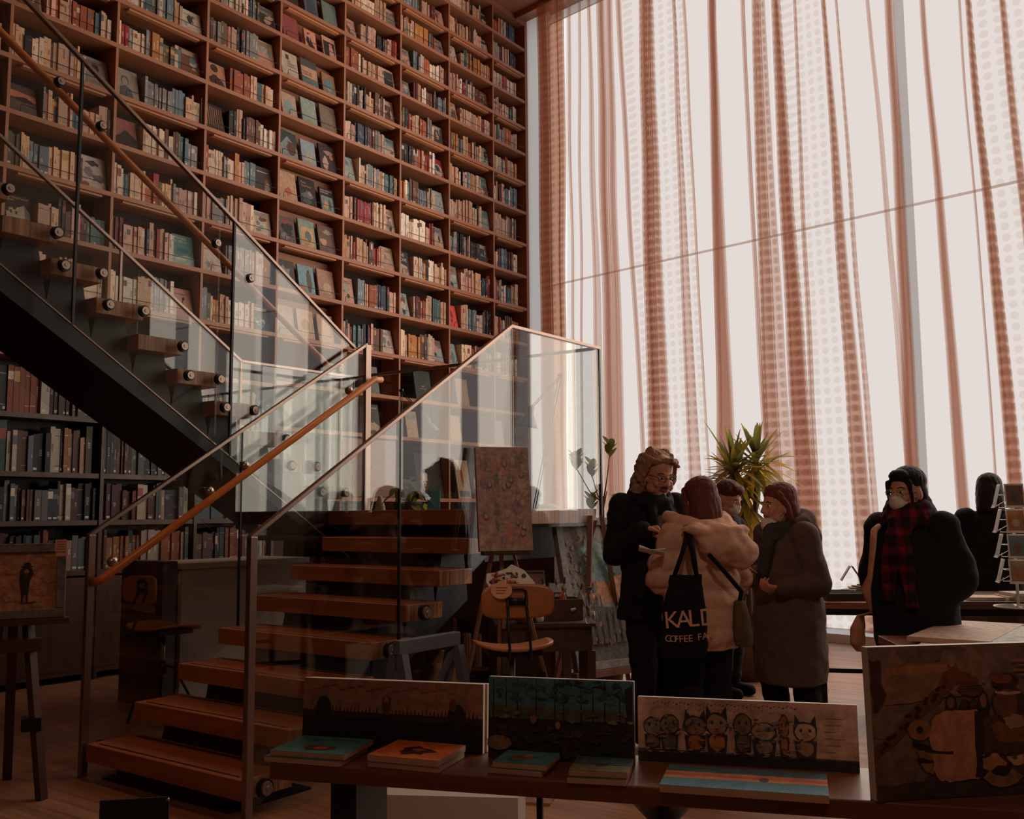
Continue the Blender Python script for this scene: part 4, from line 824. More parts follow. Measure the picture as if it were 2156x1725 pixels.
art += [(soft([(.62+.05*(i % 2), .88-.032*i), (.93, .87-.032*i), (.93, .882-.032*i), (.64, .894-.032*i)], .003), S_(168, 106, 62)) for i in range(4)]
canvas('canvas_painting', W6, H6, .03, S_(122, 92, 76), art, 'large canvas of a giraffe and baskets, rightmost on the front bench', group='canvases standing on the front bench', loc=o_+ex*W6/2+Vector((0, 0, .001)), rz=atan2(ex.y, ex.x), tilt=radians(-2))
# small canvases lying in stacks of two
def lying(q, z, th, base, art, label, group):
    p = [PZ(x, y, z+th) for x, y in q]; c = (p[0]+p[1]+p[2]+p[3])/4; ex = ((p[1]-p[0])+(p[2]-p[3])); ex.normalize(); w = ((p[1]-p[0]).length+(p[2]-p[3]).length)/2; h = ((p[0]-p[3]).length+(p[1]-p[2]).length)/2
    c.z = z; return canvas('small_canvas', w, h, th, base, art, label, 'painting', group, loc=c, rz=atan2(ex.y, ex.x), flat=True, edge=S_(196, 158, 134))
g = 'small canvases lying in stacks on the bench'
TEAL = S_(72, 138, 140)
lying([(608, 1563), (768, 1572), (722, 1606), (572, 1593)], BZ+.0005, .014, TEAL, [], 'lower teal canvas at the left end of the front bench', g)
lying([(622, 1549), (778, 1557), (734, 1592), (587, 1580)], BZ+.0155, .014, TEAL, [(blob_poly(.52, .28, .22, .16, 14, rc, .3), S_(96, 44, 38)), (blob_poly(.55, .3, .1, .08, 12, rc, .2), S_(176, 88, 58)), (blob_poly(.32, .72, .06, .08), S_(70, 92, 92)), ([(.5, .8), (.85, .82), (.85, .86), (.5, .86)], S_(84, 76, 80))], 'upper teal canvas with a small red animal, left end of the front bench', g)
lying([(832, 1572), (972, 1582), (930, 1617), (779, 1602)], BZ+.0005, .016, S_(206, 120, 58), [], 'lower canvas under the orange one on the front bench', g)
lying([(832, 1558), (973, 1569), (930, 1604), (781, 1590)], BZ+.0175, .016, S_(214, 112, 46), [(blob_poly(.5, .45, .26, .22, 14, rc, .35), S_(52, 30, 26)), (blob_poly(.52, .5, .1, .08, 10, rc, .3), S_(170, 84, 44))], 'orange canvas with a dark dog, on top of its stack', g)
lying([(1056, 1594), (1166, 1601), (1143, 1627), (1028, 1616)], BZ+.0005, .014, TEAL, [], 'lower teal canvas below the blue forest painting', g)
lying([(1066, 1580), (1173, 1586), (1156, 1614), (1040, 1604)], BZ+.0155, .014, TEAL, [(blob_poly(.45, .5, .22, .14, 12, rc, .3), S_(140, 78, 48)), (blob_poly(.5, .62, .08, .1, 10, rc, .2), S_(190, 112, 60)), (blob_poly(.35, .22, .18, .06, 10), S_(58, 108, 112))], 'upper teal canvas with a small orange animal below the blue forest painting', g)
lying([(1208, 1608), (1328, 1613), (1322, 1645), (1200, 1637)], BZ+.0005, .014, S_(104, 112, 84), [], 'lower landscape canvas at the right end of the blue forest painting', g)
lying([(1212, 1593), (1330, 1598), (1326, 1629), (1202, 1622)], BZ+.0155, .014, S_(58, 88, 94), [([(0, 0), (1, 0), (1, .4), (0, .45)], S_(110, 108, 66)), (blob_poly(.5, .45, .12, .1, 10, rc, .3), S_(56, 50, 44))]+dabs(.5, .6, .4, .2, [S_(78, 104, 100), S_(96, 110, 82)], 14, .4, 8), 'upper green-blue landscape canvas at the right end of the forest painting', g)
lying([(1402, 1609), (1738, 1632), (1748, 1676), (1396, 1654)], BZ+.0005, .018, S_(58, 120, 136), [([(0, .38), (1, .42), (1, .72), (0, .7)], S_(206, 124, 74)), ([(0, .5), (1, .52), (1, .62), (0, .6)], S_(190, 92, 52)), ([(0, .75), (1, .78), (1, 1), (0, 1)], S_(74, 108, 118)), (blob_poly(.62, .5, .03, .1), S_(80, 50, 42))], 'long sunset canvas lying in front of the animal painting', g)

# ------------------------------------------------------------------ tables by the window
def steel_table(name, fl, ang, w, d, z, topth, label, topmat='table_wood', leg=.045, stretch=True, apron=0.0):
    t = thing(name, (fl[0], fl[1], 0), label, 'table', ang)
    MB().mm((0, 0, z-topth), (w, d, z)).build('table_top', topmat, t, bevel=.003)
    f = MB(); f.mm((.0, .0, z-topth-.04), (w, .04, z-topth)); f.mm((0, d-.04, z-topth-.04), (w, d, z-topth)); f.mm((0, 0, z-topth-.04), (.04, d, z-topth)); f.mm((w-.04, 0, z-topth-.04), (w, d, z-topth)); f.build('frame', 'steel_black', t)
    for x in (0, w-leg):
        for y in (0, d-leg): MB().mm((x, y, 0), (x+leg, y+leg, z-topth-.04)).build('leg', 'steel_black', t)
    if stretch:
        s = MB(); s.mm((leg, d/2-.015, .24), (w-leg, d/2+.015, .27)); s.mm((.005, leg, .24), (.035, d-leg, .27)); s.mm((w-.035, leg, .24), (w-.005, d-leg, .27)); s.build('stretcher', 'steel_black', t)
    if apron: MB().mm((.02, .0, z-topth-apron), (w-.02, .02, z-topth)).build('apron', 'dark_wood', t)
    return t
p = PZ(1720, 1268, .76); TA = radians(24)
wt = steel_table('display_table', (p.x, p.y), TA, 1.0, .75, .76, .045, 'timber table with a black steel frame by the window beside the grey-coated woman')
tx = lambda x, y, z: Vector((p.x, p.y, 0))+Matrix.Rotation(TA, 3, 'Z') @ Vector((x, y, z))
def tray(loc, rz, w, d, label):
    t = thing('compartment_tray', loc, label, 'tray', rz); b = MB(S_(52, 44, 40)); b.mm((0, 0, 0), (w, d, .01))
    for y in (0, d-.01): b.mm((0, y, .01), (w, y+.01, .05))
    for x in (0, w-.01): b.mm((x, .01, .01), (x+.01, d-.01, .05))
    b.build('tray_body', 'mixed', t); q = MB(S_(70, 58, 50))
    for i in range(1, 4): q.mm((.01, d*i/4-.004, .01), (w-.01, d*i/4+.004, .048))
    q.build('divider', 'mixed', t); return t
tray(tx(.07, .06, .7605), TA+radians(12), .42, .36, 'dark tray with compartments on the window table')
gp = 'printed cards piled on the window table'
for i in range(9):
    b = MB(S_(*[(186, 160, 138), (150, 118, 96), (196, 178, 160), (120, 96, 84)][i % 4])); b.box((0, 0, .004), (.15, .10, .008), Matrix.Rotation(.4*i, 3, 'Z'))
    tag(b.build('card', 'mixed', loc=tx(.1+.045*i, .53+.05*((i*3) % 4)/3, .7605+.0105*i)), ['buff', 'brown', 'cream', 'dark brown'][i % 4]+' card in the pile by the window, %s from the tray' % ordn(i), 'card', gp)
t = thing('tent_card', tx(.30, .64, .86), 'small folded tent card standing on the pile of cards by the window', 'card', TA)
for s in (-1, 1):
    b = MB(S_(120, 92, 74)); b.box((s*.04, 0, .055), (.006, .10, .125), Matrix.Rotation(s*radians(-32), 3, 'Y')); b.build('panel', 'mixed', t)
p2 = PZ(2000, 1266, .80); TB = radians(30)
rt = steel_table('display_table', (p2.x-.1, p2.y-.08), TB, 1.6, .8, .80, .05, 'dark timber table behind the woman in black, holding the postcard rack', 'dark_wood', apron=.14)
rx = lambda x, y, z: Vector((p2.x-.1, p2.y-.08, 0))+Matrix.Rotation(TB, 3, 'Z') @ Vector((x, y, z))
g = 'flat canvases on the far right table'
canvas('small_canvas', .34, .26, .022, S_(176, 150, 128), dabs(.5, .5, .4, .4, [S_(150, 160, 156), S_(186, 140, 108)], 10, .4, 21), 'lower flat canvas on the far right table below the postcards', 'painting', g, loc=rx(.66, .17, .8005), rz=TB, flat=True)
canvas('small_canvas', .30, .22, .02, S_(160, 150, 140), dabs(.5, .5, .4, .4, [S_(150, 160, 156), S_(186, 140, 108)], 10, .4, 22), 'upper flat canvas on the far right table below the postcards', 'painting', g, loc=rx(.67, .17, .8235), rz=TB+.1, flat=True)
canvas('small_canvas', .22, .2, .02, S_(190, 156, 130), [], 'pale flat canvas at the left of the far right table', 'painting', g, loc=rx(.36, .14, .8005), rz=TB, flat=True)
# table with the big flat canvases in the right foreground
p3 = PZ(1905, 1372, .75); TC = radians(30)
ft = steel_table('display_table', (p3.x+.10, p3.y-.06), TC, 1.4, .8, .735, .04, 'low table between the bench and the woman in black, stacked with large flat canvases')
def lay2(q, z, th, base, art, label): return lying(q, z, th, base, art, label, 'large canvases lying on the right table')
lay2([(1995, 1330), (2240, 1345), (2160, 1388), (1880, 1376)], .7355, .02, S_(196, 164, 136), dabs(.5, .5, .4, .4, [S_(150, 164, 160), S_(206, 150, 110), S_(180, 170, 150)], 14, .4, 31), 'large pale canvas lying at the bottom of the right stack')
lay2([(1990, 1305), (2152, 1314), (2090, 1352), (1920, 1341)], .757, .022, S_(184, 158, 136), dabs(.5, .5, .4, .4, [S_(206, 150, 112), S_(160, 160, 150), S_(196, 174, 146)], 14, .4, 32), 'large sandy canvas on top of the right stack')
lay2([(2130, 1316), (2320, 1328), (2290, 1372), (2068, 1364)], .757, .02, S_(176, 172, 164), dabs(.5, .5, .4, .4, [S_(150, 166, 166), S_(206, 170, 130)], 12, .4, 33), 'large pale blue canvas at the frame edge of the right stack')

# ------------------------------------------------------------------ postcard rack
pr = PD(2142, 1243, 5.75); pr.z = .8005
rk = thing('postcard_rack', pr, 'white wire revolving postcard rack on the far right table', 'rack', radians(20))
b = MB((.72, .70, .67)); b.tube([(.13*cos(2*pi*k/24), .13*sin(2*pi*k/24), .006) for k in range(24)], .005, 6, True); b.cyl((0, 0, 0), (0, 0, .68), .008); b.mm((-.13, -.004, .002), (.13, .004, .010)); b.mm((-.004, -.13, .002), (.004, .13, .010)); b.build('stand', 'mixed', rk, True)
CARDS = [(150, 120, 96), (96, 112, 120), (170, 110, 70), (120, 84, 66), (186, 160, 136), (84, 84, 78)]
k = 0
for f in range(4):
    fa = radians(90*f); Rf = Matrix.Rotation(fa, 4, 'Z')
    for row in range(4):
        wz = .145+.146*row; h = MB((.75, .73, .70)); h.tube([(-.055, -.095, wz+.02), (-.055, -.105, wz), (.055, -.105, wz), (.055, -.095, wz+.02)], .0025, 5); h.tube([(-.055, -.06, wz+.075), (.055, -.06, wz+.075)], .0025, 5); h.tube([(0, 0, wz+.06), (0, -.1, wz+.002)], .0022, 5)
        h.xf(Rf); h.build('wire_pocket', 'mixed', rk)
        if f in (0, 3):
            c = S_(*CARDS[k % 6]); b = MB((.70, .66, .60)); b.mm((-.052, -.0015, 0), (.052, .0015, .14)); b.col = c; b.add([(-.044, -.0019, .01), (.044, -.0019, .01), (.044, -.0019, .13), (-.044, -.0019, .13)], [(0, 1, 2, 3)])
            b.col = S_(*CARDS[(k+2) % 6]); b.add([(p_[0]*.088-.044, -.0022, .01+.12*p_[1]) for p_ in blob_poly(.5, .4, .25, .25, 10, rc, .3)], [tuple(range(10))])
            b.xf(Matrix.Translation((0, -.1, wz+.002)) @ Matrix.Rotation(radians(-14), 4, 'X')); b.xf(Rf); b.xf(Matrix.Rotation(radians(20), 4, 'Z'))
            o = b.build('postcard', 'art_print', loc=pr); tag(o, 'postcard %s on the %s side of the rack, %s' % (['with a tan picture', 'with a blue-grey picture', 'with an orange picture', 'with a brown picture', 'with a cream picture', 'with a dark picture'][k % 6], 'front' if f == 0 else 'left', ['lowest tier', 'second tier', 'third tier', 'top tier'][row]), 'postcard', 'postcards in the white rack')
            k += 1

# ------------------------------------------------------------------ studio corner: chairs, desk, easels
def swivel_chair(loc, rz, zs, label, sc=1.0, name='swivel_chair'):
    """draughtsman's chair facing +y: curved plywood back on two bent rods, seat, pedestal on three legs"""
    t = thing(name, loc, label, 'chair', rz); w = .45*sc
    b = MB(); n = 12; prof = []
    def sheet(b, f, th):
        nu, nv = 16, 12; o = len(b.v)
        for side in (0, 1):
            for j in range(nv+1):
                for i in range(nu+1): q, nn = f(i/nu, j/nv); b.v.append(Vector(q)+Vector(nn)*(th*(side-.5)))
        m = (nu+1)*(nv+1); I = lambda s_, i, j: o+s_*m+j*(nu+1)+i
        for j in range(nv):
            for i in range(nu): b.face((I(0, i, j), I(0, i, j+1), I(0, i+1, j+1), I(0, i+1, j))); b.face((I(1, i, j), I(1, i+1, j), I(1, i+1, j+1), I(1, i, j+1)))
        for i in range(nu): b.face((I(0, i, 0), I(0, i+1, 0), I(1, i+1, 0), I(1, i, 0))); b.face((I(0, i, nv), I(1, i, nv), I(1, i+1, nv), I(0, i+1, nv)))
        for j in range(nv): b.face((I(0, 0, j), I(1, 0, j), I(1, 0, j+1), I(0, 0, j+1))); b.face((I(0, nu, j), I(0, nu, j+1), I(1, nu, j+1), I(1, nu, j)))
    def rnd(u, v, W_, H_, r):
        """map the unit square onto a rounded rectangle"""
        x, y = (u-.5)*2, (v-.5)*2; e = 4.0; ax, ay = abs(x), abs(y); m_ = max(ax, ay, 1e-6); k_ = m_/((ax**e+ay**e)**(1/e)+1e-9) if m_ > 0 else 1
        return x*k_*W_/2, y*k_*H_/2
    def seatf(u, v): x, y = rnd(u, v, w, .40*sc, 0); z = zs-.012+.03*(x/(w/2))**2-.025*max(0, y/(.2*sc))**2; return (x, y, z), (0, 0, 1)
    sheet(b, seatf, .014); b.build('seat', 'ply_wood', t, True)
    b = MB(); zb = zs+.255*sc
    def backf(u, v): x, y = rnd(u, v, w*.92, .19*sc, 0); return (x, -.20*sc-.015+.05*(x/(w/2))**2*-1+.06, zb+y), (0, 1, 0)
    sheet(b, backf, .012); b.build('backrest', 'ply_wood', t, True)
    b = MB()
    for s in (-1, 1): b.tube([(s*.05, -.145*sc, zs-.03), (s*.055, -.245*sc, zs-.05), (s*.055, -.265*sc, zs), (s*.055, -.225*sc, zs+.12), (s*.05, -.178*sc, zb-.03), (s*.05, -.175*sc, zb+.05)], .0075, 8)
    b.tube([(-.05, -.176*sc, zb+.05), (-.03, -.176*sc, zb+.065), (.03, -.176*sc, zb+.065), (.05, -.176*sc, zb+.05)], .0075, 8); b.mm((-.058, -.178*sc, zb-.02), (.058, -.172*sc, zb+.02)); b.build('back_rods', 'steel_black', t, True)
    b = MB(); b.mm((-.15*sc, -.13*sc, zs-.05), (.15*sc, .13*sc, zs-.022)); b.build('seat_plate', 'steel_black', t)
    hz = zs*.62; b = MB(); b.cyl((0, 0, hz*.8), (0, 0, zs-.05), .016, .016, 12); b.build('post', 'chrome', t, True)
    b = MB(); b.cyl((0, 0, hz*.78), (0, 0, hz), .03, .024, 14); b.build('hub', 'steel_black', t, True)
    for k in range(3):
        a = radians(30+120*k); d = Vector((cos(a), sin(a), 0)); b = MB(); b.tube([d*.02+Vector((0, 0, hz*.93)), d*.09+Vector((0, 0, hz*.86)), d*.2+Vector((0, 0, hz*.4)), d*.25+Vector((0, 0, .008))], .009, 8); b.build('leg', 'steel_black', t, True)
    return t
ch = PD(1078, 1356, 5.3); ch_rz = YAW*-1+radians(10); zs = ch.z
c1 = swivel_chair((ch.x, ch.y, 0), ch_rz, zs, sc=.94, label= 'plywood swivel chair seen from behind in front of the paint desk')
b = MB(S_(232, 176, 128)); b.loft([((0, 0, -.0015), .056, .044), ((0, 0, .0015), .056, .044)], 20); b.xf(Matrix.Rotation(radians(90), 4, 'X'))
b.col = S_(120, 70, 44)
for i in range(3): b.mm((-.03, -.0022, .012-.014*i), (.03-.008*i, -.0016, .016-.014*i))
R2 = Matrix.Rotation(ch_rz, 3, 'Z'); tg = b.build('paper_tag', 'mixed', loc=Vector((ch.x, ch.y, 0))+R2 @ Vector((-.085, -.183, zs+.300))); tg.rotation_euler = (0, 0, ch_rz); tag(tg, 'round cream paper tag hanging on the back of the plywood swivel chair', 'tag')
c2p = PD(345, 1318, 6.75)
swivel_chair((c2p.x, c2p.y, 0), ch_rz-radians(48), c2p.z, 'dim plywood swivel chair beside the grey counter under the stairs')
# desk
dz = PD(1255, 1312, 5.95).z
dp = PD(1258, 1312, 5.95); dr = -YAW*-1-radians(0); DA = YAW*-1*-1
DA = atan2(cr[1], cr[0])+radians(4)
dx = lambda x, y, z: Vector((dp.x, dp.y, 0))+Matrix.Rotation(DA, 3, 'Z') @ Vector((x, y, z))
dk = thing('desk', (dp.x, dp.y, 0), 'small dark wooden desk with the paint box in front of the framed sunset painting', 'desk', DA)
b = MB(); poly = [(-.62, 0), (-.03, 0), (-.008, .012), (0, .04), (0, .42), (-.02, .45), (-.62, .45)]; b.prism(poly, 2, dz-.022, dz); b.build('desk_top', 'dark_wood', dk)
MB().mm((-.58, .03, dz-.17), (-.03, .42, dz-.022)).build('apron', 'dark_wood', dk)
for x, y in ((-.06, .03), (-.21, .03), (-.06, .38), (-.58, .03), (-.58, .38)): MB().mm((x, y, 0), (x+.05, y+.045, dz-.17)).build('leg', 'dark_wood', dk)
b = MB(); b.bar((-.56, .05, .16), (-.04, .40, .16), .03, .035); b.build('stretcher', 'dark_wood', dk)
# things on the desk
bx = thing('paint_box', dx(-.36, .12, dz+.001), 'open dark wooden paint box full of tubes on the desk', 'box', DA+radians(8))
b = MB(); b.mm((0, 0, 0), (.30, .20, .01)); b.mm((0, 0, .01), (.30, .012, .13)); b.mm((0, .188, .01), (.30, .2, .13)); b.mm((0, .012, .01), (.012, .188, .13)); b.mm((.288, .012, .01), (.30, .188, .13)); b.build('box_body', 'dark_wood', bx, bevel=.002)
b = MB(); b.cyl((.22, -.006, .06), (.25, -.012, .07), .014, .011, 10); b.build('latch', 'chrome', bx)
r_ = random.Random(4)
for i in range(9):
    a = dx(-.34+.028*i, .17+r_.uniform(-.03, .05), dz+.03); e = a+Vector((r_.uniform(-.09, .09), r_.uniform(-.03, .03), r_.uniform(.17, .25)))
    b = MB(S_(176, 96, 50)); d_ = e-a; b.cyl((0, 0, 0), d_*.7, .005, .006, 8); b.col = S_(170, 160, 150); b.cyl(d_*.7, d_*.82, .0075, .008, 8); b.col = S_(70, 46, 36); b.cyl(d_*.82, d_, .009, .003, 8)
    tag(b.build('paintbrush', 'mixed', loc=a), 'paintbrush sticking out of the paint box, %s from the left' % ordn(i), 'brush', 'paintbrushes in the paint box')
b = MB(S_(70, 58, 50)); b.mm((0, 0, 0), (.10, .07, .008)); b.col = S_(150, 160, 168); b.mm((.006, .006, .008), (.094, .064, .009)); b.xf(Matrix.Rotation(radians(65), 4, 'X'))
o = b.build('tablet', 'mixed', loc=dx(-.27, .24, dz+.16)); o.rotation_euler = (0, 0, DA); tag(o, 'small framed slate propped up behind the paint box', 'frame')
bt = thing('water_bottle', PD(1243, 1309, 5.9), 'clear plastic water bottle with a blue cap at the right edge of the desk', 'bottle'); bt.location.z = dz+.001
b = MB(); b.lathe((0, 0, 0), [(.0, 0), (.028, .002), (.032, .012), (.032, .05), (.029, .06), (.032, .07), (.032, .135), (.026, .165), (.013, .188), (.012, .200)], 20); b.build('bottle_body', 'bottle_plastic', bt, True)
b = MB(); b.lathe((0, 0, 0), [(.0, .004), (.0295, .005), (.030, .075), (.0, .076)], 20); b.build('water', 'bottle_plastic', bt, True)
b = MB(S_(46, 104, 150)); b.cyl((0, 0, .200), (0, 0, .218), .0145, .0145, 16); b.build('cap', 'mixed', bt)
# palette with paint
pl_ = thing('palette', PD(1078, 1218, 5.62), 'white paint palette daubed with colours, leaning behind the swivel chair', 'palette', DA)
b = MB(S_(214, 204, 190)); poly = [(-.13, -.06), (.12, -.07), (.13, -.03), (.07, .05), (.0, .085), (-.03, .06), (-.10, .035), (-.145, .03), (-.15, -.02)]
b.prism(poly, 1, -.003, .003); b.xf(Matrix.Rotation(radians(-25), 4, 'X')); b.build('board', 'mixed', pl_, bevel=.002)
b = MB(); r_ = random.Random(6)
for i in range(46):
    b.col = S_(*r_.choice([(160, 40, 34), (200, 90, 40), (40, 50, 70), (60, 80, 60), (200, 180, 150), (90, 50, 40), (30, 28, 30), (150, 60, 70)])); b.ell((r_.uniform(-.12, .03), -.006, r_.uniform(-.05, .03)), (r_.uniform(.006, .016), .004, r_.uniform(.006, .014)), None, 8, 6)
b.xf(Matrix.Rotation(radians(-25), 4, 'X')); b.build('paint_daubs', 'mixed', pl_, True)
b = MB(S_(46, 36, 32)); b.cyl((.068, -.0045, .012), (.068, -.0035, .012), .014, .014, 14); b.xf(Matrix.Rotation(radians(-25), 4, 'X')); b.build('thumb_hole', 'mixed', pl_)
ld = thing('case_lid', dx(-.50, .30, dz+.001), 'open lid of a wooden painting case standing on the desk behind the palette', 'case', DA+radians(6))
b = MB(); b.mm((-.03, 0, 0), (.22, .02, .30)); b.xf(Matrix.Rotation(radians(-16), 4, 'X')); b.build('panel', 'easel_wood', ld); b = MB(); b.mm((-.04, -.012, -.0), (.23, 0, .015)); b.mm((-.04, -.012, .29), (.23, 0, .305)); b.mm((-.04, -.012, .015), (-.028, 0, .29)); b.mm((.218, -.012, .015), (.23, 0, .29)); b.xf(Matrix.Rotation(radians(-16), 4, 'X')); b.build('frame', 'dark_wood', ld)
bs = thing('basket', dx(-.44, .05, dz+.001), 'small basket with a hooped handle on the desk beside the palette', 'basket', DA)
b = MB(S_(120, 84, 60)); b.lathe((0, 0, 0), [(.045, 0), (.055, .03), (.06, .06), (.056, .06), (.05, .02), (0, .01)], 16); b.build('bowl', 'mixed', bs, True)
b = MB(S_(130, 92, 66)); b.tube([(.058*cos(t_), 0, .055+.10*sin(t_)) for t_ in [pi*k/14 for k in range(15)]], .006, 8); b.build('handle', 'mixed', bs, True)
jr = MB(S_(196, 190, 178)); jr.lathe((0, 0, 0), [(.0, 0), (.026, .002), (.028, .04), (.02, .05), (.022, .062), (.0, .063)], 16); jo = jr.build('jar', 'mixed', smooth=True, loc=dx(-.345, .085, dz+.001)); tag(jo, 'small white jar between the palette and the paint box', 'jar')
cr8 = MB(); cr8.mm((-.30, -.12, .012), (.22, .22, .26)); cr8.mm((-.31, -.13, .0), (.23, .23, .012)); o = cr8.build('crate', 'dark_wood', loc=dx(-.42, .12, 0)); o.rotation_euler = (0, 0, DA); tag(o, 'dark crate on the floor under the desk', 'crate')

def easel_legs(t, spread, h, w=.026, mat='easel_wood', back=.5):
    for x in (-1, 1):
        b = MB(); b.bar((x*spread, -.05, .0), (x*.05, .06, h), w, w*.8); b.build('leg', mat, t)
        b = MB(); b.box((x*(spread*.62), -.005, h*.36), (w*2.0, w*2.0, w*1.4)); b.build('clamp', 'steel_black', t)
    b = MB(); b.bar((0, back, 0), (0, .08, h*.98), w, w*.8); b.build('leg', mat, t)
# easel with the dripping grey-pink canvas
e1 = PD(1064, 1160, 5.75); er = atan2(cr[1], cr[0])+radians(16)
eo = Vector((e1.x, e1.y, 0)); es = thing('easel', eo, 'slim wooden field easel carrying the grey-pink canvas', 'easel', er)
easel_legs(es, .34, 1.2, .022, back=.22)
b = MB(); b.bar((0, .05, .7), (0, .13, 1.5), .022, .02); b.build('mast', 'easel_wood', es); b = MB(); b.mm((-.14, -.035, e1.z-.025), (.14, .04, e1.z-.001)); b.build('tray', 'dark_wood', es)
r_ = random.Random(12); drip = []
for i in range(60): drip.append((blob_poly(r_.uniform(.05, .95), r_.uniform(.05, .95), r_.uniform(.02, .07), r_.uniform(.03, .08), 9, r_, .4), S_(*r_.choice([(196, 158, 140), (150, 128, 122), (172, 140, 128), (186, 132, 112), (134, 120, 118)]))))
for i in range(9):
    x, y = r_.uniform(.12, .88), r_.uniform(.15, .9); drip += [(blob_poly(x, y, .05, .035, 12), S_(104, 100, 102)), (blob_poly(x, y+.008, .036, .024, 12), S_(176, 146, 134)), ([(x-.045, y), (x-.035, y), (x-.012, y+.09), (x-.018, y+.09)], S_(112, 102, 102))]
canvas('easel_canvas', .325, .62, .035, S_(172, 140, 128), drip, 'tall grey-pink canvas with painted drops on the field easel', 'painting', edge=S_(150, 84, 54), loc=eo+Matrix.Rotation(er, 3, 'Z') @ Vector((0, -.03, e1.z+.001)), rz=er, tilt=radians(-9), pins=True)
# framed sunset painting on a studio easel
e2 = PD(1272, 1402, 6.75); er2 = atan2(cr[1], cr[0])+radians(36)
eo2 = Vector((e2.x, e2.y, 0)); R22 = Matrix.Rotation(er2, 3, 'Z'); es2 = thing('easel', eo2, 'studio easel holding the framed sunset painting behind the man', 'easel', er2)
easel_legs(es2, .22, 1.35, .035, back=.6); b = MB(); b.mm((-.36, -.14, e2.z-.045), (.36, .03, e2.z-.002)); b.build('tray', 'easel_wood', es2)
def framed(name, w, h, fwid, th, base, art, fcol, label, loc, rz, tilt):
    t = thing(name, loc, label, 'painting', rz); R4 = Matrix.Rotation(tilt, 4, 'X'); b = MB(fcol)
    for a, c in (((-w/2, 0, 0), (w/2, th, fwid)), ((-w/2, 0, h-fwid), (w/2, th, h)), ((-w/2, 0, fwid), (-w/2+fwid, th, h-fwid)), ((w/2-fwid, 0, fwid), (w/2, th, h-fwid))): b.mm(a, c)
    b.xf(R4); b.build('frame', 'paint_relief', t, bevel=.004); a = MB(base); W_, H_ = w-2*fwid, h-2*fwid; a.mm((-W_/2, th*.55, fwid), (W_/2, th*.9, h-fwid))
    for n_, (poly, c) in enumerate(art):
        a.col = c; y = th*.55-.0006-.00015*n_; a.add([(-W_/2+p_[0]*W_, y, fwid+p_[1]*H_) for p_ in poly], [tuple(range(len(poly)))])
    a.xf(R4); a.build('painted_face', 'paint_relief', t); return t
art = [([(.0, .45), (1, .4), (1, .62), (0, .6)], S_(196, 140, 96)), (blob_poly(.52, .72, .30, .16, 26, rc, .25), S_(126, 160, 160)), (blob_poly(.50, .8, .2, .08, 20, rc, .25), S_(150, 176, 172)), ([(0, 0), (1, 0), (1, .36), (0, .42)], S_(96, 88, 84)), ([(.0, .1), (.22, .1), (.2, 1), (0, 1)], S_(128, 122, 118)), ([(.78, .2), (1, .2), (1, .62), (.84, .6)], S_(168, 112, 88))]
art += dabs(.25, .62, .22, .3, [S_(120, 116, 112), S_(104, 104, 102), S_(140, 130, 122)], 90, .5, 41, (.012, .035))+dabs(.85, .8, .14, .16, [S_(96, 110, 108), S_(120, 116, 110)], 24, .5, 42, (.02, .05))+dabs(.5, .25, .45, .12, [S_(176, 120, 84), S_(96, 82, 78), S_(140, 100, 80)], 70, .5, 43, (.01, .03))
for i in range(7): art.append(([(.2+.1*i, .12), (.26+.1*i, .12), (.25+.1*i, .3+.05*(i % 3)), (.23+.1*i, .38+.06*(i % 3)), (.21+.1*i, .3)], S_(88, 76, 72)))
framed('framed_painting', .66, 1.04, .055, .05, S_(150, 142, 134), art, S_(132, 126, 120), 'grey-framed sunset forest painting on the easel behind the man', eo2+R22 @ Vector((0, -.12, e2.z)), er2, radians(-13))
# dim framed picture at the left edge
e3 = PD(28, 1303, 4.85); er3 = atan2(cr[1], cr[0])+radians(26); eo3 = Vector((e3.x, e3.y, 0)); R33 = Matrix.Rotation(er3, 3, 'Z')
es3 = thing('easel', eo3, 'dark easel at the left edge under the stairs with the framed bird picture', 'easel', er3); easel_legs(es3, .16, 1.0, .045, 'dark_wood', .45); b = MB(); b.mm((-.28, -.07, e3.z-.03), (.25, .03, e3.z-.002)); b.mm((-.15, -.05, e3.z-.16), (.13, .04, e3.z-.10)); b.build('tray', 'dark_wood', es3)
art = dabs(.5, .5, .46, .46, [S_(176, 122, 88), S_(160, 112, 82), S_(150, 112, 88)], 30, .4, 51, (.05, .12))+[([(.58, .25), (.66, .25), (.68, .5), (.72, .62), (.70, .72), (.62, .74), (.56, .7), (.55, .5)], S_(44, 32, 30)), (blob_poly(.64, .75, .075, .022, 12), S_(40, 30, 28)), (blob_poly(.645, .79, .045, .035, 12), S_(40, 30, 28)), (blob_poly(.635, .67, .03, .04, 10), S_(168, 104, 54)), ([(.58, .12), (.60, .12), (.61, .26), (.58, .26)], S_(44, 32, 30)), ([(.64, .12), (.66, .12), (.66, .26), (.64, .26)], S_(44, 32, 30)), (blob_poly(.66, .12, .12, .012, 10), S_(60, 42, 36))]
framed('framed_painting', .46, .37, .045, .03, S_(176, 124, 92), art, S_(104, 94, 86), 'grey-framed picture of a small hatted bird at the left edge', eo3+R33 @ Vector((0, -.045, e3.z)), er3, radians(-6))
b = MB(S_(206, 150, 124)); b.mm((-.027, -.002, 0), (.027, .002, .06)); b.mm((-.022, -.002, -.022), (.03, .002, -.004)); b.col = S_(120, 84, 70)
for i in range(4): b.mm((-.02, -.0026, .012+.012*i), (.02, -.002, .015+.012*i))
o = b.build('price_tag', 'mixed', loc=eo3+R33 @ Vector((.20, -.058, e3.z+.325))); o.rotation_euler = (0, 0, er3); tag(o, 'pinkish paper price tags on the corner of the hatted bird picture', 'tag')

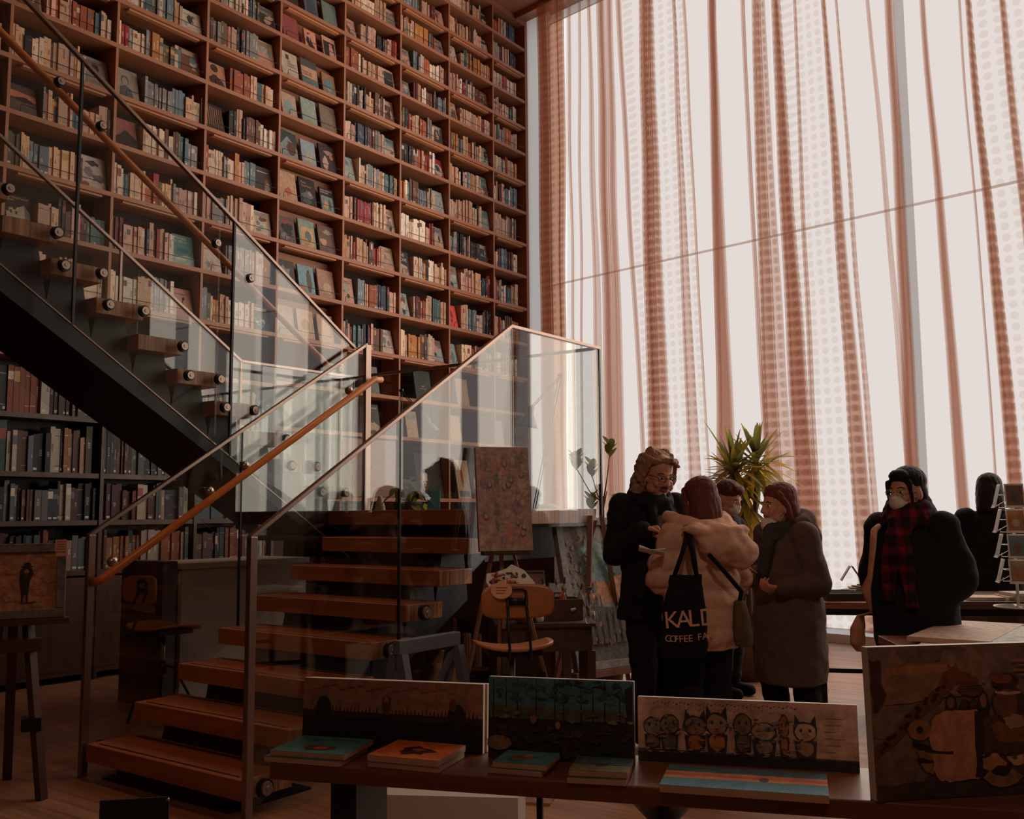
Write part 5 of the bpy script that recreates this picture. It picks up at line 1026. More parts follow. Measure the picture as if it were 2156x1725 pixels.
# ------------------------------------------------------------------ under and around the stairs
ct = thing('counter', (-6.3, 4.44, 0), 'pale grey counter box under the upper flight of stairs', 'counter')
MB().mm((-.55, 0, 0), (0, 1.2, .98)).build('body', 'counter_grey', ct); MB().mm((-.57, -.02, .98), (.015, 1.22, 1.02)).build('counter_top', 'counter_grey', ct)
MB().mm((-.55, -.14, 0), (-.03, -.02, 1.04)).build('side_panel', 'dark_wood', ct)
# back cabinet behind the landing with plants and lamps
cb = thing('cabinet', (-6.95, 6.45, 0), 'dark cabinet behind the stair landing', 'cabinet'); MB().mm((0, 0, 0), (2.60, .55, 1.27)).build('body', 'dark_wood', cb); MB().mm((-.02, -.02, 1.27), (2.62, .57, 1.30)).build('cabinet_top', 'dark_wood', cb)
for k in range(4): MB().mm((.03+.64*k, -.018, .06), (.65+.64*k, 0, 1.24)).build('door', 'dark_wood', cb, bevel=.003)
def on_cab(px): r = ray(px, 1070); q = Vector(CAM+r*(6.72/r[1])); q.z = 1.3005; return q
def leaf_mesh(b, base, tip, wid, droop, n=6, fold=.25, up=Vector((0, 0, 1)), heart=False):
    base, tip = Vector(base), Vector(tip); d = tip-base; ln = d.length; d.normalize(); s = d.cross(up)
    if s.length < .05: s = d.cross(Vector((1, 0, 0)))
    s.normalize(); nn = s.cross(d); o = len(b.v)
    for i in range(n+1):
        t = i/n; ww = wid*((sin(pi*min(1, t*1.02)**.6) if heart else sin(pi*(t*.92+.05))**.8)); c = base+d*ln*t-Vector((0, 0, 1))*droop*t*t+nn*0
        b.v += [c-s*ww+nn*ww*fold, c, c+s*ww+nn*ww*fold]
    for i in range(n): b.face((o+3*i, o+3*i+1, o+3*i+4, o+3*i+3)); b.face((o+3*i+1, o+3*i+2, o+3*i+5, o+3*i+4))
q = on_cab(860); pt = thing('potted_plant', q, 'broad-leaved yellow-green potted plant behind the stair landing', 'plant')
b = MB(S_(44, 38, 36)); b.lathe((0, 0, 0), [(0, 0), (.10, .002), (.14, .16), (.15, .18), (.135, .18), (.12, .15), (0, .14)], 20); b.build('pot', 'mixed', pt, True)
r_ = random.Random(8)
lf = MB()
for i in range(26):
    a = r_.uniform(0, 6.28); rr = r_.uniform(.04, .2); zz = r_.uniform(.14, .42); lf.col = S_(*r_.choice([(150, 138, 52), (128, 122, 60), (166, 146, 44), (104, 104, 62), (140, 130, 70)]))
    p0 = Vector((rr*cos(a)*.7, rr*sin(a)*.7, zz)); leaf_mesh(lf, p0, p0+Vector((cos(a)*.14, sin(a)*.14, r_.uniform(-.08, .06))), r_.uniform(.045, .07), .06, 7, .2, heart=True)
lf.build('leaves', 'leaf', pt, True)
sm = MB(S_(96, 84, 50))
for i in range(9): a = i*.7; sm.tube([(0, 0, .14), (.07*cos(a), .07*sin(a), .25), (.13*cos(a), .13*sin(a), .33+.02*(i % 3))], .004, 6)
sm.build('stems', 'mixed', pt, True)
wr = MB(S_(196, 176, 150)); wr.loft([((.13, -.13, 0), .05, .05), ((.14, -.14, .12), .06, .045), ((.16, -.16, .24), .02, .02)], 9); tag(remeshed(wr, 'wrapped_bundle', 'cloth', None, .012, 3), 'pale paper-wrapped bundle beside the broad-leaved plant behind the landing', 'bundle').location = on_cab(800)+Vector((-.14, .14, .004))
b = MB(S_(70, 150, 150)); b.mm((-.06, -.003, 0), (.06, .003, .30)); o = b.build('teal_card', 'mixed', loc=q+Vector((.16, .16, .0))); o.rotation_euler = (radians(-8), 0, .5); tag(o, 'teal card standing in the leaves of the plant behind the landing', 'card')
def desk_lamp(q, elbow, headp, shade_dir, label):
    t = thing('desk_lamp', q, label, 'lamp'); E_, H_ = elbow-q, headp-q
    b = MB(); b.cyl((0, 0, 0), (0, 0, .02), .075, .07, 20); b.build('base', 'steel_black', t, True)
    b = MB()
    for s in (-.012, .012): b.tube([(s, 0, .02), E_+Vector((s, 0, 0))], .004, 6); b.tube([E_+Vector((s, 0, -.01)), H_+Vector((s, 0, .01))], .004, 6)
    b.cyl(E_+Vector((-.02, 0, 0)), E_+Vector((.02, 0, 0)), .012); b.build('arm', 'lamp_metal', t, True)
    d = Vector(shade_dir).normalized(); Rq = Vector((0, 0, -1)).rotation_difference(d).to_matrix(); b = MB()
    b.lathe(H_, [(.018, .03), (.03, .02), (.034, -.03), (.04, -.045), (.07, -.10), (.088, -.15), (.083, -.15), (.066, -.105), (.03, -.05)], 20, Rq); b.build('shade', 'lamp_metal', t, True)
    return t
q = on_cab(842); L6 = lambda px, py: Vector(CAM+ray(px, py)*(6.72/ray(px, py)[1]))
desk_lamp(q, L6(845, 822), L6(898, 884), (.4, 0, -1), 'black spring-arm desk lamp behind the stair landing, left of two')
q = on_cab(1120); desk_lamp(q, L6(1180, 790), L6(1118, 862), (-.25, 0, -1), 'grey desk lamp with its shade hanging behind the landing glass, right of two')
dm = MB(S_(120, 110, 84)); dm.lathe((0, 0, 0), [(.13, 0), (.13, .04), (.115, .09), (.08, .13), (.03, .15), (0, .152)], 20); tag(dm.build('domed_basket', 'mixed', smooth=True, loc=on_cab(1150)+Vector((0, .02, 0))), 'domed olive basket behind the right end of the landing', 'basket')
# books and boards on the wide lower shelves at the right of the wall
g = 'things on the wide low shelves behind the landing'
for px, z, w, h, nm, base, art in ((793, 2.756, .22, .33, 'grey slim book', S_(112, 116, 114), []), (902, 2.756, .30, .38, 'dark green album with a small gold bird', S_(58, 72, 66), [([(.38, .5), (.5, .44), (.62, .5), (.5, .48)], S_(214, 140, 80)), ([(.32, .38), (.68, .38), (.68, .4), (.32, .4)], S_(190, 124, 76))]),
        (795, 2.286, .24, .36, 'dark book with pale pattern', S_(84, 80, 78), [([(.1, .84), (.9, .84), (.9, .9), (.1, .9)], S_(140, 130, 122)), (blob_poly(.55, .25, .3, .2, 14, rc, .5), S_(176, 160, 142))]), (878, 2.286, .2, .33, 'cream booklet', S_(196, 172, 140), [([(.1, .7), (.9, .7), (.9, .86), (.1, .86)], S_(160, 160, 156))]),
        (985, 2.756, .24, .36, 'beige book', S_(178, 140, 108), []), (970, 2.286, .22, .34, 'tan leaning book', S_(186, 148, 110), []), (1060, 2.286, .22, .34, 'blue-grey sketch book', S_(130, 130, 130), []),
        (928, 1.561, .62, .56, 'large dark still-life board', S_(48, 40, 38), [([(.06, .06), (.94, .06), (.94, .94), (.06, .94)], S_(40, 36, 36)), (blob_poly(.2, .4, .12, .2, 12, rc, .3), S_(110, 66, 34))]), (985, 1.561, .26, .50, 'tall book with red figures', S_(178, 150, 120), [(blob_poly(.45, .6, .1, .32, 12, rc, .3), S_(140, 44, 36)), ([(.1, .05), (.9, .05), (.9, .2), (.1, .2)], S_(90, 96, 100))]), (1012, 1.561, .2, .46, 'dark book with warm figures', S_(70, 54, 46), [(blob_poly(.5, .4, .3, .2, 12, rc, .3), S_(196, 140, 100))])):
    rr = ray(px, 950); y = SHX*rr[1]/rr[0]
    if px == 928: y -= .02
    cover('display_book', w, h, .02, base, art, radians(10), (SHX-.06 if px not in (985, 1012) or z != 1.561 else SHX-.04, y, z+.0012), nm+' on the wide low shelf behind the landing', g)
cab2 = thing('wall_cabinet', (SHX-.28, 7.58, 1.562), 'brown cabinet unit set into the lower book wall behind the plant', 'cabinet'); MB().mm((0, 0, 0), (.25, .86, .66)).build('body', 'bench_wood', cab2)
for k in range(2): d_ = MB().mm((.25, .01+.43*k, .01), (.268, .42+.43*k, .65)).build('door', 'bench_wood', cab2, bevel=.002); MB().cyl((.268, .38+.09*k, .34), (.285, .38+.09*k, .34), .008).build('knob', 'chrome', d_, True)
# grey trestle, sack, boards, low rack
A_, B_ = PX(834, 1352, -3.42), PX(962, 1326, -3.42)
ts = thing('trestle', (A_.x, A_.y, 0), 'worn grey wooden trestle with a crossed brace standing right of the stairs', 'trestle')
d_ = B_-A_; zt = A_.z
b = MB(); b.bar((0, 0, zt-.03), (d_.x, d_.y, zt-.03), .05, .07); b.build('top_rail', 'grey_paint', ts, bevel=.003)
for f in (.04, .96):
    for s in (-1, 1): b = MB(); b.bar((d_.x*f+s*.17, d_.y*f, 0), (d_.x*f+s*.02, d_.y*f, zt-.065), .045, .05); b.build('leg', 'grey_paint', ts)
b = MB(); b.bar((d_.x*.05, d_.y*.05, .12), (d_.x*.95, d_.y*.95, zt-.08), .02, .035); b.build('brace', 'grey_paint', ts)
sk = PD(925, 1400, 6.3); sk.z = 0; b = MB(S_(150, 108, 80)); b.loft([((0, 0, 0), .18, .14), ((0, 0, .12), .22, .17), ((.02, 0, .28), .2, .15), ((.05, .02, .42), .13, .1), ((.03, .02, .50), .04, .04)], 14)
for k in range(5): b.ell((.16*cos(k*1.3), .12*sin(k*1.3), .12+.06*k), (.07, .06, .08))
tag(remeshed(b, 'sack', 'cloth', None, .014, 3, S_(150, 108, 80)), 'crumpled brown sack on the floor behind the grey trestle', 'sack').location = sk
sb = PZ(900, 1700, 0); b = MB(); b.mm((-.36, 0, 0), (.38, .3, .26)); o = b.build('storage_box', 'counter_grey', loc=PD(890, 1640, 3.9)*1.0); o.location.z = 0; o.rotation_euler = (0, 0, BA+.15); tag(o, 'grey storage box on the floor behind the front bench', 'box')
bd = PZ(1110, 1683, 0); b = MB(S_(150, 104, 84)); b.mm((-.13, -.09, 0), (.13, .09, .012)); b.col = S_(214, 190, 170); b.mm((.05, -.05, .012), (.08, -.03, .0125)); o = b.build('board', 'mixed', loc=bd); o.rotation_euler = (0, 0, .4); tag(o, 'small board lying on the floor beneath the front bench', 'board')
lr = PD(1045, 1330, 8.0); lr.z = 0; lrt = thing('low_rack', lr, 'low timber rack of magazines on the floor behind the swivel chair', 'rack', DA)
MB().mm((-.35, 0, .10), (.35, .3, .13)).build('shelf', 'table_wood', lrt); MB().mm((-.35, .28, .13), (.35, .3, .5)).build('back_panel', 'dark_wood', lrt)
for x in (-.35, .32): MB().mm((x, 0, 0), (x+.03, .28, .5)).build('side_panel', 'table_wood', lrt)
for k in range(16):
    b = MB(S_(*[(214, 190, 170), (60, 56, 58), (150, 120, 100), (176, 150, 130)][k % 4])); b.mm((-.009, -.1, 0), (.009, .1, .26)); o = b.build('magazine', 'book_cover', loc=lr+Matrix.Rotation(DA, 3, 'Z') @ Vector((-.30+.0215*k, .13, .1305))); o.rotation_euler = (0, 0, DA); tag(o, '%s magazine in the low rack, %s from left' % (['white', 'dark', 'tan', 'buff'][k % 4], ordn(k)), 'magazine', 'magazines in the low rack')
pc = PD(284, 1682, 2.9); pcz = pc.z; pg = thing('sign_board', (pc.x, pc.y, 0), 'plain black sign board on a stand at the bottom edge, left of the bench', 'sign', DA+.12)
b = MB(); b.mm((-.097, -.004, pcz-.24), (.097, .004, pcz)); b.build('panel', 'steel_dark', pg); b = MB(); b.cyl((0, .012, 0), (0, .012, pcz-.05), .01); b.cyl((0, .012, 0), (0, .012, .012), .11, .11, 20); b.build('stand', 'steel_black', pg)
b = MB(); b.ell((.094, -.006, pcz-.006), .005, None, 8, 6); b.build('pin', 'chrome', pg, True)

# ------------------------------------------------------------------ plants by the window
yq = PD(1572, 1100, 8.2); yb = Vector((yq.x, yq.y, 0)); yk = thing('yucca_plant', yb, 'spiky potted yucca in front of the curtains behind the group', 'plant')
b = MB(S_(110, 90, 76)); b.lathe((0, 0, 0), [(0, 0), (.15, .002), (.2, .34), (.21, .36), (.19, .36), (.17, .32), (0, .31)], 24); b.build('pot', 'mixed', yk, True)
YC = [(PD(1545, 990, 8.2), .35, 70), (PD(1592, 970, 8.25), .36, 60), (PD(1572, 1050, 8.15), .28, 40)]
b = MB(S_(96, 76, 56))
for c, _, _ in YC: l_ = c-yb; b.tube([(0, 0, .3), (l_.x*.4, l_.y*.4, .8), (l_.x*.9, l_.y*.9, l_.z-.25), l_], [.03, .026, .022, .018], 10)
b.build('trunk', 'mixed', yk, True)
r_ = random.Random(17); lf = MB()
for ci_, (c, ln, n_) in enumerate(YC):
    for i in range(n_):
        a = i*2.399+ci_; el = radians(78-150*(i/n_)**1.1) if ci_ < 2 else radians(r_.uniform(-75, -20)); l2 = ln*r_.uniform(.8, 1.12); lf.col = S_(*r_.choice([(150, 140, 60), (176, 150, 56), (206, 170, 56), (120, 116, 56), (220, 176, 54)] if el < .2 else [(130, 130, 64), (110, 112, 60), (160, 144, 66)]))
        d = Vector((cos(a)*cos(el), sin(a)*cos(el), sin(el))); p0 = c-yb+Vector((0, 0, r_.uniform(-.1, .03))); leaf_mesh(lf, p0, p0+d*l2, .026, l2*.22*max(0, cos(el)), 8, .35)
for tipx, tipy, ci_ in ((1482, 882, 0), (1652, 900, 1), (1660, 975, 1), (1600, 885, 1), (1560, 886, 1), (1525, 890, 0), (1482, 985, 0)):
    c = YC[ci_][0]; tp = PD(tipx, tipy, 8.2); lf.col = S_(150, 136, 60); leaf_mesh(lf, c-yb, tp-yb, .018, .02, 8, .35)
lf.build('leaves', 'leaf', yk, True)
fq = PD(1272, 1080, 7.9); fb = Vector((fq.x, fq.y, 0)); fk = thing('fiddle_leaf_plant', fb, 'thin fiddle-leaf plant with few leaves behind the framed painting', 'plant')
b = MB(S_(60, 48, 42)); b.lathe((0, 0, 0), [(0, 0), (.12, .002), (.15, .28), (.14, .3), (.12, .27), (0, .26)], 20); b.build('pot', 'mixed', fk, True)
b = MB(S_(110, 66, 46)); lf = MB()
tips = [((1284, 958), 7.9, 8), ((1213, 985), 8.0, 14), ((1246, 1000), 8.05, 8), ((1300, 1060), 7.8, 5), ((1245, 1070), 7.95, 9)]
for (tx_, ty_), dd, nl in tips:
    tp = PD(tx_, ty_, dd)-fb; root = PD(1270, 1060 if ty_ < 1050 else 1130, 7.9)-fb; mid = (root+tp)/2+Vector((0, 0, -.02 if tx_ > 1260 else -.05)); b.tube([(0, 0, .25), root, mid, tp], [.012, .009, .005, .004], 8)
    for i in range(nl):
        a = i*2.4; lf.col = S_(*r_.choice([(120, 112, 50), (140, 124, 52), (96, 96, 52)])); p0 = tp+Vector((0, 0, .11*(i/nl)-.02 if nl > 6 else 0)); leaf_mesh(lf, p0, p0+Vector((cos(a)*.065, sin(a)*.065, .075)), .032, .0, 7, .25)
for k in range(4): p0 = PD(1266+4*k, 1045, 7.9)-fb; b.tube([PD(1268, 1085, 7.9)-fb, p0+Vector((0, 0, .02*k-.02))], [.008, .004], 6)
b.build('stems', 'mixed', fk, True); lf.build('leaves', 'leaf', fk, True)
# ------------------------------------------------------------------ people
fh = Vector((cf[0], cf[1], 0)).normalized(); rh = Vector((fh.y, -fh.x, 0))
def stand(px, dep, phi):
    """floor point under photo column px and the turn: 0 faces the camera, 90 faces right in the photo"""
    p = PD(px, 1079, dep); a = radians(phi); f = fh*-cos(a)+rh*sin(a); return Vector((p.x, p.y, 0)), atan2(-f.x, f.y)
def hand(b, w, d, n, curl=40, sd=1, k=1.0):
    w, d, n = Vector(w), Vector(d).normalized(), Vector(n); n = (n-d*n.dot(d)).normalized(); s = d.cross(n)*sd
    for i in range(4):
        o = .030-.020*i; kn = w+d*(.082-.004*abs(i-1))*k+s*o*k; b.cap(w+d*.012+s*o*.6*k, kn, .0135*k, .0115*k, 10); p = kn; a = 0
        for j, ln in enumerate([(.034, .024, .019), (.038, .027, .020), (.035, .025, .020), (.027, .020, .017)][i]):
            a += radians(curl*(1.0, 1.15, .7)[j]+4*i); q = p+(d*cos(a)+n*sin(a))*ln*k; b.cap(p, q, (.0098-.0009*j)*k, (.0092-.0009*j)*k, 8); p = q
    t0 = w+d*.026*k+s*.026*k; t1 = t0+(d*.62+s*.62+n*.35).normalized()*.040*k; t2 = t1+(d*.85+s*.1+n*.5).normalized()*.030*k; b.cap(t0, t1, .0135*k, .0115*k, 8); b.cap(t1, t2, .0112*k, .009*k, 8)
SKIN = srgb(196, 138, 108)
def head_parts(b, M4):
    """skull, jaw, nose, brow, lips, ears in head space (+y is the face)"""
    i0 = len(b.v)
    b.ell((0, -.012, .030), (.073, .093, .088)); b.ell((0, .020, -.028), (.060, .068, .086)); b.ell((0, .036, -.086), (.036, .040, .030)); b.ell((0, .068, .014), (.050, .020, .013), None, 12, 8)
    for s in (-1, 1):
        b.ell((s*.036, .062, -.034), (.022, .020, .022), None, 10, 8); b.ell((s*.072, -.008, -.022), (.011, .022, .031), None, 10, 8); b.ell((s*.042, .02, -.07), (.022, .035, .028), None, 10, 8)
    b.chain([(0, .082, .008), (0, .096, -.022), (0, .101, -.034)], [.008, .0115, .0125], 10)
    for s in (-1, 1): b.ell((s*.011, .090, -.036), (.009, .010, .008), None, 8, 6)
    b.ell((0, .084, -.058), (.022, .010, .006), None, 10, 6); b.ell((0, .083, -.067), (.019, .010, .0065), None, 10, 6); b.ell((0, .076, -.094), (.018, .014, .013), None, 10, 6)
    b.cyl((0, -.015, -.17), (0, -.008, -.06), .056, .052, 16)
    b.xf(M4, i0)
def person(label, px, dep, phi, h, head=(0, 0, 0), arms=None, hoff=(0, 0), voxel=.007, fingers=(True, True), legs=None, grp=None, hs=1.06):
    loc, rz = stand(px, dep, phi); t = thing('person', loc, label, 'person', rz, grp); hz = h-.118*hs
    yaw_, nod, roll_ = [radians(a) for a in head]
    M4 = Matrix.Translation((hoff[0], hoff[1], hz)) @ Matrix.Rotation(yaw_, 4, 'Z') @ Matrix.Rotation(-nod, 4, 'X') @ Matrix.Rotation(roll_, 4, 'Y') @ Matrix.Scale(hs, 4)
    b = MB(SKIN); head_parts(b, M4); sz = h*.815; sw = h*.105
    b.cap((0, -.01, sz), (hoff[0]*.9, hoff[1]*.9-.008, hz-.13), .058, .052, 14)
    b.loft([((0, 0, h*.47), .13, .095), ((0, 0, h*.53), .14, .10), ((0, 0, h*.62), .115, .085), ((0, 0, h*.72), .135, .095), ((0, 0, h*.79), .14, .085), ((0, -.005, h*.83), .09, .06)], 20)
    for (sh, el, wr, dr, nm, cu), fg, sd in zip(arms, fingers, (1, -1)):
        b.chain([sh, el, wr], [.047, .037, .026], 12)
        hand(b, wr, dr, nm, cu, sd*-1)
    for s, ft in zip((1, -1), legs or ((.095, .02), (-.095, -.02))):
        b.chain([(s*.085, 0, h*.50), (ft[0], ft[1]+.015, h*.27), (ft[0], ft[1]-.02, .075)], [.075, .052, .036], 12); b.cap((ft[0], ft[1]-.03, .04), (ft[0]*1.12, ft[1]+.12, .026), .036, .028, 10)
    inv_h = M4.inverted(); lip = srgb(150, 84, 74)
    def colf(p):
        q = inv_h @ p
        if abs(q.x) < .026 and q.y > .068 and -.076 < q.z < -.052: return lip
        return SKIN
    remeshed(b, 'body', 'skin', t, voxel, 2, colf)
    for s in (-1, 1):
        e = MB((.75, .72, .68)); e.ell((s*.030, .070, -.004), (.013, .011, .0075), None, 12, 8); e.col = (.03, .02, .015); e.ell((s*.030, .0785, -.004), (.0062, .004, .0062), None, 10, 6)
        e.col = srgb(40, 28, 24); e.chain([(s*.014, .083, .016), (s*.032, .082, .021), (s*.050, .072, .015)], [.0028, .0032, .002], 6); e.xf(M4); e.build('eye', 'mixed', t, True)
    for s, ft in zip((1, -1), legs or ((.095, .02), (-.095, -.02))):
        sb_ = MB(srgb(24, 21, 21)); sb_.cap((ft[0], ft[1]-.035, .052), (ft[0]*1.14, ft[1]+.135, .040), .047, .042, 12); sb_.cap((ft[0], ft[1]-.03, .07), (ft[0], ft[1]-.02, .12), .045, .043, 12)
        sb_.v = [Vector((q.x, q.y, max(q.z, .004))) for q in sb_.v]; remeshed(sb_, 'shoe', 'cloth', t, .009, 2)
    return t, M4
def trousers(t, h, top, col, legs=None, r=(.10, .082, .066)):
    b = MB(col); b.loft([((0, 0, h*.455), .155, .115), ((0, 0, h*.52), .160, .12), ((0, 0, top), .150, .115)], 18)
    for s, ft in zip((1, -1), legs or ((.095, .02), (-.095, -.02))): b.chain([(s*.085, 0, h*.49), (ft[0], ft[1]+.02, h*.27), (ft[0], ft[1]-.02, .09)], r, 14)
    remeshed(b, 'trousers', 'cloth', t, .012, 3, amp=.008, nscale=11, zstretch=1.6)
def coat(t, rings, arms, col, name='coat', ar=(.072, .064, .05), voxel=.011, amp=.008, quilt=0.0, extra=None, seed=1, nscale=8):
    b = MB(col); b.loft(rings, 22)
    for sh, el, wr, dr, nm, cu in arms:
        w2 = Vector(wr)+(Vector(el)-Vector(wr)).normalized()*.012; b.ell(sh, (ar[0]*1.05,)*3); b.chain([sh, el, w2], ar, 14)
    if extra: extra(b)
    return remeshed(b, name, 'cloth', t, voxel, 3, amp=amp, nscale=nscale, zstretch=1.2, quilt=quilt, seed=seed)
def hair_mesh(t, M4, fn, col, voxel=.006, amp=.004, seed=1, ns=60, name='hair'):
    b = MB(col); fn(b); b.xf(M4); return remeshed(b, name, 'hair', t, voxel, 1, col, amp=amp, nscale=ns, zstretch=.25, seed=seed)
def glasses(t, M4, col=(.02, .018, .018)):
    b = MB(col)
    for s in (-1, 1):
        b.tube([(s*.032+.021*cos(a)*1.1, .096-.006*abs(cos(a)), -.006+.0155*sin(a)) for a in [2*pi*k/16 for k in range(16)]], .0017, 6, True); b.tube([(s*.054, .090, -.002), (s*.071, .04, .0), (s*.076, -.005, -.006)], .0017, 6)
    b.tube([(-.011, .099, -.003), (0, .101, .0), (.011, .099, -.003)], .0017, 6); b.xf(M4); b.build('glasses', 'mixed', t, True)
def mask(t, M4, low=0.0, loops=True):
    b = MB(srgb(214, 202, 192)); b.ell((0, .056, -.058-low), (.050, .056, .046), None, 18, 12); b.ell((0, .088, -.036-low), (.022, .026, .022), None, 12, 8); b.xf(M4); remeshed(b, 'face_mask', 'cloth', t, .006, 3)
    if loops:
        b = MB(srgb(200, 188, 178))
        for s in (-1, 1):
            for z0 in (-.03, -.085): b.tube([(s*.045, .062, z0-low), (s*.068, .02, (z0-.03)/2-low*.4), (s*.074, -.012, -.02)], .0016, 5)
        b.xf(M4); b.build('ear_loop', 'mixed', t, True)
V = Vector
# --- 1. long-haired man in black
arms = [(V((.185, -.01, 1.405)), V((.245, .0, 1.125)), V((.185, .25, 1.27)), (-.85, .42, .15), (-.2, .3, -.9), 60), (V((-.185, -.01, 1.405)), V((-.235, .05, 1.125)), V((-.075, .29, 1.13)), (.5, .6, .05), (.2, -.1, .9), 38)]
LEG = ((.085, .03), (-.10, -.03))
mt, M4 = person('smiling man with long wavy hair, glasses and black coat, standing by the framed painting', 1367, 5.95, 22, 1.735, (4, 14, -4), arms, (-.03, .06), .006, legs=LEG, hs=1.17)
trousers(mt, 1.735, .98, srgb(26, 23, 24), LEG)
coat(mt, [((0, .0, .74), .215, .165), ((0, 0, .86), .205, .155), ((0, 0, 1.02), .185, .145), ((0, 0, 1.20), .195, .14), ((0, -.005, 1.36), .20, .125), ((0, -.01, 1.44), .15, .10), ((0, -.01, 1.49), .09, .08)], arms, srgb(27, 25, 25), ar=(.080, .070, .056), seed=2, amp=.011)
b = MB(srgb(30, 28, 29))
for k in range(3): b.tube([((.085+.012*k)*cos(a), (.082+.01*k)*sin(a)+.02, 1.41+.026*k-.035*sin(a)+.012*cos(3*a+k)) for a in [2*pi*i/20 for i in range(20)]], .036, 10, True)
b.chain([(.05, .10, 1.43), (.06, .15, 1.36), (.055, .155, 1.22)], [.035, .03, .022], 10); b.chain([(-.05, .10, 1.43), (-.06, .15, 1.36), (-.055, .155, 1.25)], [.035, .03, .022], 10)
remeshed(b, 'scarf', 'cloth', mt, .01, 2, amp=.008, nscale=16)
b = MB(srgb(104, 92, 86)); b.loft([((0, .03, 1.02), .07, .128), ((0, .03, 1.25), .07, .122), ((0, .025, 1.40), .05, .10)], 14); remeshed(b, 'shirt', 'cloth', mt, .011, 2, amp=.006)
b = MB(srgb(74, 66, 60)); b.loft([((-.02, .03, .80), .11, .145), ((-.02, .03, .92), .11, .135), ((-.01, .03, 1.02), .09, .125)], 14); remeshed(b, 'tunic', 'cloth', mt, .011, 2, amp=.01, nscale=14)
def curls(b):
    r = random.Random(3); b.ell((0, -.034, .058), (.082, .086, .070)); b.ell((0, -.06, -.03), (.080, .05, .09))
    for i in range(150):
        a = r.uniform(-.15, pi+.15); z = r.uniform(-.125, .12); sh = sqrt(max(0, 1-(max(0, z-.02)/.115)**2)); rr = (.088 if z > -.02 else .098)*max(.35, sh)
        b.ell((rr*cos(a)*1.04, -.022-rr*sin(a)*.95, z), r.uniform(.014, .027), None, 8, 6)
    for s in (-1, 1):
        for k in range(8): b.ell((s*(.076+.010*k*(k < 5)*.5), .022-.006*k, .075-.026*k), .021, None, 8, 6)
    for k in range(9): b.ell((-.060+.015*k, .060-abs(k-4)*.006, .088-.004*abs(k-3)), .017, None, 8, 6)
    for k in range(6): b.ell((-.068+.010*k, .066+.002*k, .062+.006*k), .012, None, 8, 6)
hair_mesh(mt, M4, curls, srgb(150, 112, 84), .007, .007, 3, 70)
hair_mesh(mt, M4, lambda b: (b.ell((0, .078, -.100), (.020, .016, .020), None, 10, 8), b.chain([(-.024, .083, -.052), (0, .094, -.049), (.024, .083, -.052)], [.006, .0075, .006], 8)), srgb(70, 56, 48), .005, .002, 4, 90, 'beard')
glasses(mt, M4)
bk = MB(srgb(226, 220, 210)); 
for k in range(3):
    bk.add([V((-.07, -.05, .004*k)), V((.0, -.05, -.01+.003*k)), V((.0, .05, -.01+.003*k)), V((-.07, .05, .004*k))], [(0, 1, 2, 3)]); bk.add([V((.0, -.05, -.01+.003*k)), V((.07, -.05, .012+.004*k)), V((.07, .05, .012+.004*k)), V((.0, .05, -.01+.003*k))], [(0, 1, 2, 3)])
    bk.col = srgb(200, 190, 180)
bk.box((-.035, 0, -.004), (.07, .10, .004)); bk.box((.035, 0, -.002), (.07, .10, .004))
bo = bk.build('open_booklet', 'paper'); wp = PD(1372, 1160, 5.34); bo.location = wp; bo.rotation_euler = (radians(-14), radians(12), atan2(rh.y, rh.x)-.15); tag(bo, 'bright white open booklet between the man and the woman in the cream jacket', 'booklet')
# --- 2. woman in the cream padded jacket, back turned
arms = [(V((.165, .0, 1.235)), V((.235, -.02, .99)), V((.19, .12, .83)), (0, .9, -.3), (-.9, 0, -.2), 35), (V((-.16, .0, 1.235)), V((-.232, .06, 1.00)), V((-.12, .27, 1.085)), (.45, .75, .15), (.3, -.2, .9), 40)]
LEG2 = ((.10, .02), (-.10, .0))
wt_, M4 = person('woman seen from behind in a cream padded hooded jacket with a black tote', 1473, 5.55, -158, 1.56, (0, 8, 0), arms, (.02, .03), .008, legs=LEG2)
trousers(wt_, 1.56, .86, srgb(24, 22, 23), LEG2, (.105, .09, .078))
CREAM = srgb(206, 160, 134)
coat(wt_, [((0, 0, .615), .205, .165), ((0, 0, .68), .235, .19), ((0, 0, .85), .225, .18), ((0, 0, 1.05), .215, .165), ((0, -.01, 1.20), .20, .145), ((0, -.01, 1.29), .16, .12), ((0, 0, 1.34), .10, .09)], arms, CREAM, 'padded_jacket', (.090, .083, .058), .012, .012, .013, seed=5, nscale=7)
b = MB(CREAM); b.tube([(.17*cos(a), .03-.12*sin(a)*1.05, 1.325-.045*max(0, sin(a))+.012*cos(2*a)) for a in [-.5+(pi+1.0)*i/16 for i in range(17)]], [.03+.035*sin(pi*i/16) for i in range(17)], 12)
b.ell((.045, -.185, 1.19), (.19, .075, .115), Matrix.Rotation(radians(14), 3, 'Y')); b.ell((.14, -.18, 1.14), (.11, .07, .09)); b.ell((-.10, -.16, 1.26), (.11, .07, .05), Matrix.Rotation(radians(10), 3, 'Y')); b.ell((.05, -.17, 1.27), (.17, .07, .04))
remeshed(b, 'hood', 'cloth', wt_, .011, 2, amp=.016, nscale=9, seed=6)
def bob(b, ln=.13, front=.02, w_=.09, fringe=True):
    b.ell((0, -.020, .056), (w_*.95, .098, .076)); b.loft([((0, -.050, -ln), w_*.98, .058), ((0, -.055, -ln*.5), w_*1.02, .066), ((0, -.048, .0), w_*1.0, .072), ((0, -.03, .05), w_*.95, .085)], 20)
    b.ell((0, .030 if fringe else .016, .082 if fringe else .086), (.060, .052, .036))
    for s in (-1, 1): b.chain([(s*.068, .030, .06), (s*.080, front-.01, -.01), (s*.080, front-.028, -ln*.85)], [.020, .017, .014], 10)
